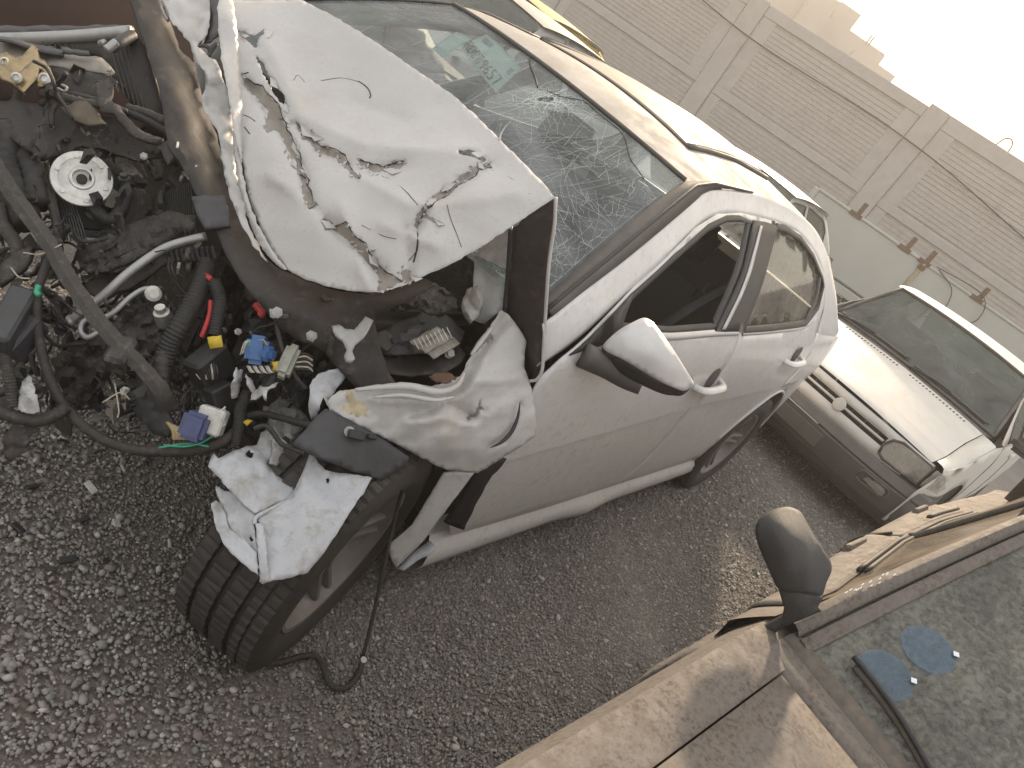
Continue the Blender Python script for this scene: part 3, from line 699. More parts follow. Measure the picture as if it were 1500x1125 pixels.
for r_ in (.03, .05, .075, .10):
    crack([(hub[0]+r_*math.cos(a)*(1+R.gauss(0, .1)), hub[1]+r_*1.4*math.sin(a)*(1+R.gauss(0, .1))) for a in np.linspace(0, 6.3, 26)], .0007)
for i in range(260):      # fine crazing along the bottom and near edge
    c = (R.uniform(.55, .98), abs(R.gauss(.04, .13))) if i % 3 else (R.gauss(.90, .05), R.uniform(.05, .8)); ray_from(c, R.uniform(0, 6.28), R.uniform(.03, .12), R.uniform(.0003, .0008), .5)
crk = mk('crack_lines', CV, CF, M['crack'], wsc, smooth=False); crk['kind'] = 'stuff'
CV, CF = [], []
# long dark laminate break running along the top
def brk(pxs, w0, nm='glass_break'):
    path = [on_ws(*p) for p in pxs]; pts = [ws(v, b)+np.array([.001, 0, .0022]) for v, b in path]; return tube(nm, pts, w0, M['black_pl'], wsc, n=5, sub=4)
brk([(776, 80), (779, 88), (777, 100), (782, 114), (790, 128)], .0022); brk([(800, 136), (824, 141), (852, 148), (874, 166), (892, 182), (910, 194), (916, 210), (923, 230), (934, 250), (946, 266)], .0014)
hv = ws(*hub); hp_ = [ws(hub[0]+.028*math.cos(a)*k_, hub[1]+.040*math.sin(a)*k_)+np.array([.0012, 0, .0022]) for a, k_ in zip(np.linspace(0, 6.28, 18)[:-1], [R.uniform(.35, 1.15) for _ in range(17)])]
recalc(mk('impact_hole', hp_+[hv+np.array([.0008, 0, .001])], [(i, (i+1) % 17, 17) for i in range(17)], M['dark'], wsc, smooth=False))
for i in range(70): ray_from((hub[0]+R.gauss(0, .045), hub[1]+R.gauss(0, .06)), R.uniform(0, 6.28), R.uniform(.02, .07), R.uniform(.0005, .0014), .4)
CRX = mk('crushed_glass', CV, CF, M['crack'], wsc, smooth=False); CRX['kind'] = 'stuff'
# paper sheet left inside the glass
def paper(c4):
    a, b_, c_, d_ = [on_ws(*p) for p in c4]
    def q(s, t, l):
        v = (a[0]*(1-s)+b_[0]*s)*(1-t)+(d_[0]*(1-s)+c_[0]*s)*t; b = (a[1]*(1-s)+b_[1]*s)*(1-t)+(d_[1]*(1-s)+c_[1]*s)*t
        return ws(v, b)+np.array([-.46, 0, -.885])*l
    return q
q = paper(((677, 66), (727, 132), (765, 94), (714, 46)))
sh = empty('paper_sheet', tuple(q(.5, .5, .02)), 'pale green paper with a handwritten code behind the shattered windscreen', 'paper')
rows = [[q(s, t, .012+.003*math.sin(5*s+3*t)) for s in np.linspace(0, 1, 9)] for t in np.linspace(0, 1, 7)]
solid(recalc(grid('sheet', rows, M['paper'], sh)), .0006, 0)
GL = {'R': [[(0, 0), (0, 1), (.7, 1), (.9, .75), (.7, .5), (0, .5)], [(.4, .5), (.9, 0)]], 'D': [[(0, 0), (0, 1), (.5, 1), (.9, .7), (.9, .3), (.5, 0), (0, 0)]],
      'C': [[(.9, .85), (.6, 1), (.2, .95), (0, .6), (0, .35), (.2, .05), (.6, 0), (.9, .15)]], '8': [[(.45, .52), (.1, .72), (.2, .97), (.65, .97), (.8, .75), (.45, .52), (.05, .3), (.15, .03), (.7, .03), (.85, .28), (.45, .52)]],
      '9': [[(.8, .65), (.45, .5), (.1, .65), (.15, .92), (.6, 1), (.8, .8), (.8, .5), (.6, 0)]], '6': [[(.75, .95), (.35, .8), (.08, .4), (.2, .05), (.65, .02), (.82, .3), (.55, .52), (.12, .35)]],
      '5': [[(.8, 1), (.2, 1), (.12, .58), (.6, .6), (.85, .3), (.6, .02), (.1, .05)]], '7': [[(.05, 1), (.85, 1), (.35, 0)]]}
V, F = [], []
for i, ch in enumerate('RDC89657'):
    for st_ in GL[ch]:
        pts = [q(.05+.112*i+.085*gx, .06+.30*gy, .0075) for gx, gy in st_]
        v, f = tubegeo(pts, .0026, n=4, smooth=False); n = len(V); V += list(v); F += [tuple(k+n for k in g) for g in f]
mk('lettering', V, F, M['ink'], sh)
for (s0, s1, t0, t1) in ((.10, .34, .70, .86), (.88, .95, .55, .75)):
    grid('printed_block', [[q(s, t, .0085) for s in np.linspace(s0, s1, 3)] for t in np.linspace(t0, t1, 3)], mat('faded_print', (.25, .32, .36), .7), sh)
q = paper(((634, 63), (652, 82), (692, 49), (668, 39)))
sh2 = empty('paper_sheet', tuple(q(.5, .5, .02)), 'small blank pale green paper left of the handwritten sheet', 'paper')
solid(recalc(grid('sheet', [[q(s, t, .014) for s in np.linspace(0, 1, 5)] for t in np.linspace(0, 1, 5)], M['paper'], sh2)), .0006, 0)
# inside: floor, dash, seats, wheel, far side frame
box('cabin_floor', (2.6, 1.5, .06), (-1.75, 0, .27), (0, 0, 0), M['dark'], sedan)
box('firewall', (.05, 1.42, .80), (-.42, 0, .62), (0, 0, 0), M['grease'], sedan)
box('rear_bulkhead', (.05, 1.40, .80), (-2.75, 0, .66), (0, rad(12), 0), M['seat'], sedan)
rows = [[(-.42-.02*abs(v), v*.72, .99), (-.55-.05*(1-v*v), v*.72, 1.03), (-.75-.06*(1-v*v), v*.72, 1.01), (-.86, v*.72, .92), (-.84, v*.72, .72), (-.70, v*.72, .60)] for v in np.linspace(-1, 1, 13)]
recalc(grid('dashboard', rows, M['gray_pl'], sedan))
cw = Vector((-1.02, .36, .90)); V, F = tubegeo([cw+Matrix.Rotation(rad(-62), 3, 'Y') @ Vector((.185*math.cos(a), .185*math.sin(a), 0)) for a in np.linspace(0, 2*math.pi, 25)], .014, n=8, sub=2)
mk('steering_wheel', V, F, M['black_pl'], sedan)
def seat(x, y, wd):
    s = bpy.data.objects.new('seat', None); COL.objects.link(s); s.parent = sedan; s.matrix_parent_inverse = PWI(sedan); s.location = (x, y, .3)
    bevel(box('seat_cushion', (.50, wd, .16), (x+.22, y, .47), (0, rad(-6), 0), M['seat'], s), .05, 3)
    bevel(box('backrest', (.13, wd, .62), (x-.10, y, .78), (0, rad(-14), 0), M['seat'], s), .05, 3)
    if wd < .8: bevel(box('headrest', (.10, .27, .19), (x-.20, y, 1.17), (0, rad(-14), 0), M['seat'], s), .04, 3)
seat(-1.55, .36, .52); seat(-1.55, -.36, .52); seat(-2.45, 0, 1.30)
tube('seat_belt', [(-1.62, .70, 1.20), (-1.45, .64, .95), (-1.40, .60, .70)], .022, M['gray_pl'], sedan, n=6, flat=.12)
# far side of the cabin: door frame with open window
far = [(x, z) for x, z in fd]
def mirror_sheet(name, outline, holes, mt, h=.07):
    P2, F, fm, _ = cdt(outline, h, holes)
    return solid(recalc(mk(name, [(x, -S1(x, z), z) for x, z in P2], F, mt, sedan)), .004, 0)
mirror_sheet('front_door', fd, [win_f], M['white_clean']); mirror_sheet('rear_door', rd, [win_r], M['white_clean'])
rail(-1)
mirror_sheet('quarter_panel', qp[1:]+[(-3.19, .30)]+arch[::-1][1:]+[(-2.425, .30)], [], M['white_clean'])
# rear window, boot lid, rear bumper
rows = [[roof_pt(-2.75, v)*(1-b)+np.array([-3.22, v*.66, 1.07+.02*(1-v*v)])*b for v in np.linspace(-.97, .97, 13)] for b in np.linspace(0, 1, 6)]
recalc(grid('rear_screen', rows, M['side_glass'], sedan))
rows = [[(x, v*.80*np.interp(x, [-3.72, -3.5, -3.2], [.86, .93, .975]), z+.02*(1-v*v)) for v in np.linspace(-1, 1, 13)] for x, z in ((-3.20, 1.05), (-3.4, 1.035), (-3.6, 1.01), (-3.69, .96), (-3.72, .85), (-3.72, .62))]
recalc(grid('boot_lid', rows, M['white_clean'], sedan))
rows = [[(-3.70-.06*(1-v**4)+ox, v*.80*.90, z) for v in np.linspace(-1, 1, 13)] for z, ox in ((.64, .02), (.60, -.01), (.45, -.02), (.28, .01), (.22, .06))]
recalc(grid('rear_bumper', rows, M['white_clean'], sedan))
for s in (1, -1): bevel(box('tail_lamp', (.10, .16, .16), (-3.655, s*.655, .86), (0, 0, s*rad(-20)), M['red'], sedan), .03, 2)
# glass and trims in the near doors
P2, F, fm, _ = cdt([(x*.999, z) for x, z in win_r], .08)
recalc(mk('window_pane', [(x, S1(x, z)-.012, z) for x, z in P2], F, M['side_glass'], rdo))
ribbon('window_trim', [(x, z) for x, z in win_r+win_r[:1]], S1, .024, M['black_pl'], rdo, .007)
ribbon('window_divider', [(-2.62, 1.27), (-2.585, 1.17), (-2.50, 1.08)], S1, .028, M['trim'], rdo)
ribbon('belt_trim', [(-1.64, 1.032), (-2.0, 1.044), (-2.48, 1.068), (-2.66, 1.13)], S1, .018, M['white'], rdo, .006)
ribbon('window_trim', [(x, z) for x, z in win_f+win_f[:1]], S1, .018, M['black_pl'], fdo)
ribbon('belt_trim', [(-.66, 1.018), (-.98, 1.016), (-1.38, 1.030), (-1.59, 1.034)], S1, .020, M['white'], fdo, .007)
ribbon('window_channel', [(-1.56, 1.355), (-1.485, 1.22), (-1.36, 1.06), (-1.345, 1.045)], S1, .055, M['black_pl'], fdo, .002)
def patch(nm, poly, off, mt, parent, h=.04):
    P2, F, fm, _ = cdt(poly, h); o = recalc(mk(nm, [(x, S1(x, z)+off, z) for x, z in P2], F, mt, parent)); return solid(o, .003, 0)
patch('pillar_cover', [(-1.585, 1.372), (-1.72, 1.381), (-1.882, 1.384), (-1.80, 1.27), (-1.735, 1.17), (-1.645, 1.036), (-1.5, 1.034), (-1.345, 1.036), (-1.43, 1.13), (-1.52, 1.235)], .007, M['black_pl'], fdo)
patch('pillar_strip', [(-1.655, 1.366), (-1.680, 1.367), (-1.60, 1.235), (-1.525, 1.14), (-1.43, 1.045), (-1.40, 1.045), (-1.492, 1.14), (-1.570, 1.24)], .012, M['white'], fdo, .02)
P2, F, fm, _ = cdt([(-.44, .962), (-.70, 1.118), (-.668, 1.035), (-.655, 1.0), (-.5, .975)], .05)
solid(recalc(mk('mirror_sail', [(x, S1(x, z)+.006, z) for x, z in P2], F, M['black_pl'], fdo)), .004, 0)
def handle(x0, x1, z, parent):
    h = tube('handle', [(x0, S1(x0, z)-.004, z-.004), (x0-.03, S1(x0, z)+.030, z), ((x0+x1)/2, S1(x0, z)+.040, z+.006), (x1+.03, S1(x1, z)+.032, z+.010), (x1, S1(x1, z)-.004, z+.012)], .017, M['white_clean'], parent, n=10, flat=.62)
    lathe('handle_cup', [(.046, .0005), (.034, .002), (.0001, .003)], axisM(((x0+x1)/2-.01, S1(x0, z)+.001, z+.028), (0, 1, .1)), M['trim'], h, 20)
handle(-1.42, -1.66, .826, fdo); handle(-2.36, -2.60, .915, rdo)
# mirror: stalk, painted cap, black lower shell
mir = bpy.data.objects.new('door_mirror', None); COL.objects.link(mir); mir.parent = sedan; mir.matrix_parent_inverse = PWI(sedan); mir.location = (-.6, .95, .98)
def ellip(name, sections, mt, parent, n=18):
    rows = []
    for c, u_, v_, e in sections:
        row = []
        for k in range(n+1):
            a = 2*math.pi*k/n; ca, sa = math.cos(a), math.sin(a)
            row.append(np.array(c)+np.array(u_)*np.sign(ca)*abs(ca)**e+np.array(v_)*np.sign(sa)*abs(sa)**e)
        rows.append(row)
    return recalc(grid(name, rows, mt, parent))
tube('stalk', [(-.50, .84, .965), (-.56, .885, .965), (-.60, .93, .965), (-.62, .97, .975)], lambda s: .034-.004*s, M['trim'], mir, n=10)
# mirror head traced from its outline at its real distance
cap_out = [(885, 505), (905, 486), (925, 474), (941, 467), (952, 470), (965, 484), (985, 512), (1003, 540), (1014, 558), (1012, 565), (1000, 572), (975, 562), (945, 545), (915, 527), (890, 515)]
sheet('cap', cap_out, [(885, 505, 1.92), (941, 467, 1.94), (1014, 560, 2.02), (1000, 572, 1.99), (945, 545, 1.91), (950, 515, 1.875), (915, 500, 1.885), (985, 545, 1.93)], M['white'], mir, h=8, th=.006, jit=0, bjit=0, smooth=True)
sheet('lower_shell', [(882, 508), (890, 516), (915, 528), (945, 546), (975, 563), (1001, 573), (985, 578), (965, 574), (935, 560), (905, 542), (886, 524)], [(882, 508, 1.93), (1001, 573, 1.995), (945, 546, 1.918), (935, 560, 1.95), (985, 578, 2.01), (905, 542, 1.95)], M['black_pl'], mir, h=6, th=.006, jit=0, bjit=0, smooth=True)
sheet('mirror_back', cap_out[:9]+[(1003, 575), (985, 579), (935, 562), (900, 540), (884, 520)], [(885, 505, 1.965), (941, 467, 1.985), (1014, 560, 2.06), (945, 545, 1.98), (935, 560, 1.985), (950, 510, 1.99)], M['black_pl'], mir, h=12, th=.01, jit=0, bjit=0, smooth=True)
# wheels
FW = make_wheel((-.062, .735, .322), 18, sedan, camber=0, wd=.225, R=.325)
make_wheel((-2.78, .745, .315), 0, sedan)
make_wheel((-2.78, -.745, .315), 0, sedan, tread=False, outer=-1)
# ---------------------------------------------------------------- buckled bonnet
hood_out = [(326, 0), (440, 0), (482, 20), (525, 45), (600, 96), (664, 140), (700, 172), (728, 200), (760, 232), (790, 262), (813, 289), (780, 311), (748, 333), (700, 365), (660, 387), (622, 404), (590, 419), (558, 428), (520, 427), (480, 420), (444, 408), (420, 394), (401, 374), (384, 340), (366, 292), (352, 222), (346, 150), (338, 70)]
hood_ctrl = [(326, 0, 1.90), (346, 120, 1.80), (352, 215, 1.72), (366, 292, 1.665), (401, 374, 1.60), (444, 408, 1.565), (520, 427, 1.53), (590, 419, 1.535), (660, 387, 1.555), (748, 333, 1.585), (813, 289, 1.61),
             (760, 232, 1.70), (700, 172, 1.79), (600, 96, 1.90), (525, 45, 1.98), (440, 0, 2.05), (400, 60, 1.93), (480, 140, 1.845), (600, 220, 1.70), (700, 275, 1.625), (560, 330, 1.565), (470, 330, 1.575), (420, 220, 1.70), (640, 330, 1.57), (520, 240, 1.69)]
holes_h = [[(345, 46), (357, 45), (372, 52), (388, 42), (384, 52), (378, 58), (376, 70), (368, 66), (360, 58), (350, 52)],
           [(373, 80), (385, 92), (392, 108), (398, 112), (404, 122), (412, 134), (418, 146), (421, 160), (416, 154), (408, 148), (400, 136), (392, 118), (382, 100)],
           [(671, 222), (686, 219), (698, 222), (704, 230), (712, 234), (708, 238), (700, 232), (684, 228), (674, 226)]]
patch_h = [[(356, 112), (372, 122), (386, 128), (398, 142), (410, 156), (414, 170), (420, 190), (434, 214), (440, 232), (444, 248), (452, 266), (458, 290), (460, 300), (452, 306), (444, 292), (440, 262), (430, 240), (420, 218), (410, 196), (402, 192), (392, 196), (386, 188), (390, 176), (394, 164), (380, 150), (366, 136), (357, 126)],
           [(434, 178), (444, 190), (458, 200), (470, 214), (490, 218), (506, 228), (512, 242), (528, 262), (522, 262), (508, 248), (496, 234), (478, 228), (464, 224), (448, 204), (436, 190)],
           [(522, 232), (540, 238), (562, 244), (580, 238), (593, 236), (588, 246), (566, 253), (548, 252), (530, 244)],
           [(714, 240), (720, 246), (704, 248), (690, 262), (672, 272), (654, 288), (640, 294), (626, 306), (618, 320), (612, 336), (606, 330), (612, 312), (626, 294), (640, 282), (660, 268), (680, 254), (700, 242)],
           [(472, 320), (492, 330), (508, 326), (520, 346), (534, 356), (546, 376), (558, 392), (572, 402), (590, 412), (570, 424), (552, 426), (556, 408), (544, 392), (528, 374), (512, 354), (494, 340), (476, 330)],
           [(620, 312), (640, 322), (646, 328), (634, 326), (622, 318)], [(586, 400), (594, 394), (604, 398), (602, 411), (592, 416)]]
folds_h = [([(360, 120), (400, 170), (440, 240), (456, 300), (500, 345), (560, 400)], .018, 14), ([(430, 180), (470, 218), (520, 250), (590, 240)], .012, 12), ([(718, 240), (680, 262), (630, 300), (610, 335)], .014, 14),
           ([(520, 255), (600, 300), (660, 300), (760, 285)], -.016, 30), ([(390, 60), (440, 170), (540, 215), (690, 225)], -.018, 32), ([(470, 318), (430, 280), (400, 260)], -.014, 22), ([(560, 330), (640, 360)], -.012, 25), ([(640, 150), (600, 180), (520, 150)], .010, 30), ([(595, 330), (604, 380), (600, 418)], .010, 8), ([(500, 300), (540, 420)], -.012, 20)]
hood = sheet('bonnet', hood_out, hood_ctrl, None, sedan, h=6.5, th=.0016, holes=holes_h, patches=patch_h, recess=[.0035]*7, folds=[(l, a*1.9, w*.72) for l, a, w in folds_h], rough=.0035, scale=.03, jit=1.1, bjit=.5, mats=[M['white_bent']]+[M['primer']]*7)
# torn flaps and scuffs on it
def hoodt(x, y, lift):
    t = tps(hood_ctrl)(np.array([[x, y]]))
    for line, amp, wd in folds_h: t = t+amp*1.9*np.exp(-segdist(np.array([[x, y]], float), line)/(wd*.72))
    t = t+.0035*vnoise(np.array([[x, y]], float)*.03, 1)
    return PX(x, y, float(t[0])-lift)
def flake(pts, lift, mt=M['white_bent'], nm='paint_flake', parent=None):
    P = [hoodt(x, y, lift*(1 if i % 2 else .25)) for i, (x, y) in enumerate(pts)]
    c = sum(P)/len(P); V = P+[c]; F = [(i, (i+1) % len(P), len(P)) for i in range(len(P))]
    return solid(recalc(mk(nm, V, F, mt, parent or hood, smooth=False)), .0012, 0)
R = random.Random(3)
for (x, y, a, L, wq) in ((380, 56, -.5, 26, 6), (396, 112, 1.0, 22, 7), (417, 150, 1.2, 18, 6), (440, 182, .8, 28, 9), (452, 196, .3, 24, 8), (432, 200, 1.4, 30, 8), (690, 224, .1, 22, 6), (668, 268, 2.6, 26, 7), (640, 290, 2.5, 20, 6), (470, 322, .5, 26, 7), (540, 372, .9, 24, 7), (600, 404, .2, 20, 7), (636, 322, .4, 18, 5), (560, 248, .1, 30, 6), (430, 232, 1.3, 16, 5), (700, 236, .9, 16, 5), (420, 168, 1.2, 16, 5), (352, 50, .2, 14, 4)):
    dx, dy = math.cos(a), math.sin(a)
    flake([(x, y), (x+dx*L*.5-dy*wq, y+dy*L*.5+dx*wq), (x+dx*L, y+dy*L), (x+dx*L*.45+dy*wq*.5, y+dy*L*.45-dx*wq*.5)], R.uniform(.004, .011))
for q_ in patch_h:      # torn-edge shadow drawn as thin black tubes down one side of each strip
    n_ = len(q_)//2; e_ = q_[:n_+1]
    if len(e_) > 3: tube('torn_edge_shadow', [hoodt(x+R.gauss(0, .8), y+R.gauss(0, .8), .0012) for x, y in subdiv(e_, 7, 0, False)], lambda k_: .0004+.0013*abs(math.sin(k_*17)), M['black_pl'], hood, n=5, sub=2)
for q_ in patch_h:      # ragged curls of paint standing along the bare strips
    sd_ = subdiv(q_, 9)
    for p_ in sd_:
        if R.random() < .45:
            a_ = R.uniform(0, 6.28); L_ = R.uniform(4, 11); dx, dy = math.cos(a_), math.sin(a_); x, y = p_
            flake([(x, y), (x+dx*L_*.5-dy*2.2, y+dy*L_*.5+dx*2.2), (x+dx*L_, y+dy*L_), (x+dx*L_*.4+dy*1.5, y+dy*L_*.4-dx*1.5)], R.uniform(.002, .005), R.choice((M['white_bent'], M['white_bent'], M['primer'])))
for ln, r_ in (([(525, 119), (533, 124), (540, 131), (543, 140), (541, 144)], .0016), ([(612, 340), (612, 352), (610, 368), (606, 384)], .0018), ([(357, 108), (364, 106)], .0012), ([(356, 168), (366, 172), (374, 178)], .0010), ([(358, 186), (366, 196)], .0012), ([(588, 392), (600, 380), (612, 366)], .0008), ([(440, 255), (448, 262), (450, 272)], .0016), ([(655, 300), (660, 320), (668, 340), (676, 362)], .0007), ([(560, 258), (590, 276), (612, 300)], .0007), ([(430, 118), (436, 110), (446, 120)], .0007), ([(470, 118), (500, 114), (528, 120)], .0006), ([(530, 330), (560, 345), (580, 350)], .0006), ([(720, 246), (750, 262), (776, 284)], .0006)):
    tube('tear_line', [hoodt(x, y, .0015) for x, y in ln], r_, M['black_pl'], hood, n=5, sub=3)
tube('torn_sliver', [hoodt(731, 206, .0), hoodt(734, 196, .01), hoodt(740, 186, .02), hoodt(748, 178, .03)], lambda s: .0022*(1-s)+.0004, M['white_bent'], hood, n=5)
# rolled front lip of the bonnet
sheet('bonnet_lip', [(321, 0), (340, 0), (346, 40), (351, 100), (354, 160), (355, 230), (352, 232), (343, 190), (334, 140), (324, 80), (320, 40)], [(321, 0, 1.86), (340, 0, 1.885), (351, 100, 1.79), (355, 230, 1.69), (320, 60, 1.80), (336, 100, 1.755), (345, 180, 1.705), (333, 20, 1.83)], M['white_bent'], sedan, h=6, th=.002, smooth=True, jit=0, bjit=1.0)
sheet('bonnet_lip', [(343, 190), (352, 232), (362, 285), (375, 322), (396, 362), (420, 394), (405, 388), (384, 362), (366, 326), (352, 280), (342, 225)], [(343, 190, 1.715), (355, 240, 1.685), (375, 322, 1.625), (420, 394, 1.572), (352, 280, 1.66), (366, 326, 1.635), (400, 384, 1.585)], M['white_bent'], sedan, h=6, th=.002, smooth=True, jit=0, bjit=1.0)
# folded-under nose of the bonnet
nose = sheet('bonnet_nose', [(236, -8), (306, -8), (308, 20), (304, 50), (290, 66), (306, 84), (316, 88), (322, 100), (334, 140), (344, 200), (346, 250), (364, 330), (392, 384), (374, 364), (352, 326), (336, 286), (328, 250), (320, 196), (298, 160), (295, 142), (301, 128), (300, 105), (284, 88), (278, 62), (262, 44), (248, 26)],
      [(240, 0, 1.93), (300, 0, 1.97), (290, 66, 1.87), (278, 62, 1.86), (316, 88, 1.83), (300, 105, 1.80), (295, 142, 1.77), (322, 150, 1.80), (334, 140, 1.79), (320, 196, 1.74), (344, 200, 1.75), (328, 250, 1.695), (346, 260, 1.70), (352, 326, 1.65), (392, 384, 1.60)], M['white_bent'], sedan, h=7, th=.002, rough=.012, scale=.09,
      folds=[([(262, 0), (280, 50), (306, 110), (330, 190)], -.02, 7), ([(300, 20), (285, 60)], .02, 10), ([(300, 105), (310, 150), (340, 190)], .012, 7), ([(320, 196), (340, 260)], -.012, 6)], jit=0, bjit=.8, seed=4)
sheet('grille_shell', [(300, -6), (322, -6), (321, 50), (308, 62), (292, 70), (300, 62), (306, 40), (308, 20)], [(300, 0, 2.02), (321, 50, 1.90), (292, 70, 1.90), (306, 30, 1.96)], M['gray_pl'], sedan, h=8, th=.004)
sheet('torn_clip', [(289, 68), (300, 64), (308, 68), (316, 62), (320, 64), (312, 76), (303, 88), (299, 86), (305, 75), (298, 69)], [(289, 68, 1.85), (320, 64, 1.84), (299, 86, 1.83)], M['black_pl'], sedan, h=5, th=.004)
for pts in ([(239, 2), (246, 14), (251, 26)], [(244, -2), (250, 10), (254, 20)], [(237, 10), (242, 22), (247, 30)]):
    tube('grille_bar', [PX(x, y, 1.925) for x, y in pts], .006, M['alu'], sedan, n=6)
# dark front beam under the bonnet
beam = sheet('front_beam', [(188, -8), (234, -8), (248, 30), (262, 72), (284, 94), (298, 150), (318, 200), (332, 262), (352, 326), (376, 366), (404, 392), (446, 412), (500, 428), (560, 432), (618, 408), (640, 416), (600, 440), (570, 452), (548, 466), (556, 500), (566, 540), (586, 572), (556, 578), (520, 566), (492, 536), (470, 510), (440, 500), (408, 478), (386, 452), (362, 424), (343, 396), (326, 362), (308, 318), (290, 290), (276, 262), (262, 236), (246, 214), (242, 190), (240, 160), (232, 124), (214, 70), (200, 30)],
      [(188, 0, 1.93), (234, 0, 2.0), (262, 72, 1.92), (284, 94, 1.88), (240, 110, 1.80), (298, 150, 1.83), (276, 200, 1.735), (332, 262, 1.75), (300, 290, 1.68), (376, 366, 1.68), (340, 380, 1.62), (446, 412, 1.64), (400, 440, 1.585), (408, 478, 1.60), (560, 432, 1.63), (470, 480, 1.60), (548, 466, 1.66), (566, 540, 1.68), (520, 566, 1.66), (640, 416, 1.66)], M['beam'], sedan, h=11, th=.006, rough=.005, scale=.04,
      folds=[([(222, 40), (262, 150), (300, 270), (340, 370), (400, 440), (480, 480)], -.016, 14), ([(280, 110), (300, 200), (340, 310), (400, 410)], .012, 10)], jit=0, bjit=.6, seed=8)
def beamt(x, y): return .0
for (x, y, t, s) in ((405, 458, 1.585, .012), (457, 492, 1.60, .010), (313, 302, 1.68, .009)):
    c = PX(x, y, t); d = CP-c; lathe('bolt', [(s*1.3, 0), (s*1.3, .004), (s, .005), (s, .012), (s*.6, .014), (.0001, .014)], axisM(c-d*.0, (.5, .6, .5)), M['cast'] if s > .009 else M['grease'], beam, 6)
sheet('clip_plate', [(396, 446), (418, 444), (424, 466), (402, 470)], [(396, 446, 1.585), (418, 444, 1.588), (402, 470, 1.582)], M['gray_pl'], beam, h=10, th=.006)
sheet('clip_plate', [(281, 290), (330, 288), (338, 332), (300, 336), (290, 318)], [(281, 290, 1.655), (330, 288, 1.668), (338, 332, 1.635), (300, 336, 1.62)], M['gray_pl'], beam, h=10, th=.010)
sheet('bracket', [(234, 212), (262, 200), (266, 224), (246, 244), (240, 232)], [(234, 212, 1.73), (262, 200, 1.745), (246, 244, 1.72)], M['gray_pl'], beam, h=9, th=.006)
for (x, y) in ((228, 70), (275, 158), (283, 162), (298, 230), (335, 402), (268, 140)):
    pass
# side apron / strut panel seen below the raised bonnet
sheet('strut_panel', [(694, 376), (716, 352), (750, 330), (752, 352), (746, 400), (742, 452), (734, 456), (710, 474), (690, 468), (680, 460), (683, 430), (693, 423)], [(694, 376, 1.82), (750, 330, 1.735), (742, 452, 1.855), (680, 460, 1.86), (720, 400, 1.85)], M['inner_white'], sedan, h=9, th=.003, rough=.008, scale=.07, folds=[([(738, 340), (730, 400), (726, 460)], -.012, 5), ([(700, 380), (706, 420), (700, 470)], .012, 5)])
tube('gap_seal', [PX(749, 336, 1.725), PX(745, 400, 1.79), PX(740, 455, 1.84)], .007, M['gray_pl'], sedan, n=6)
sheet('hinge_bracket', [(684, 424), (700, 418), (708, 440), (702, 462), (690, 474), (680, 462), (676, 450)], [(684, 424, 1.80), (708, 440, 1.79), (680, 462, 1.79)], M['cast'], sedan, h=7, th=.008, facet=24, rough=.01, scale=.12)
# bonnet flank folded down beside the windscreen: dark inside, white rim
fl = sheet('bonnet_flank', [(751, 334), (780, 312), (813, 290), (808, 340), (803, 400), (800, 450), (797, 500), (794, 545), (780, 556), (772, 520), (760, 490), (746, 470), (743, 450), (747, 400)], [(751, 334, 1.66), (813, 290, 1.625), (803, 400, 1.72), (797, 500, 1.80), (780, 556, 1.86), (746, 460, 1.84), (747, 400, 1.76)], M['beam'], sedan, h=12, th=.003, rough=.004)
tube('flank_rim', [PX(x, y, t) for x, y, t in ((814, 289, 1.615), (812, 330, 1.64), (806, 370, 1.675), (802, 410, 1.705), (799, 460, 1.755), (796, 510, 1.80), (794, 542, 1.825), (786, 556, 1.84), (776, 558, 1.85))], .0042, M['white_bent'], fl, n=6, sub=4)
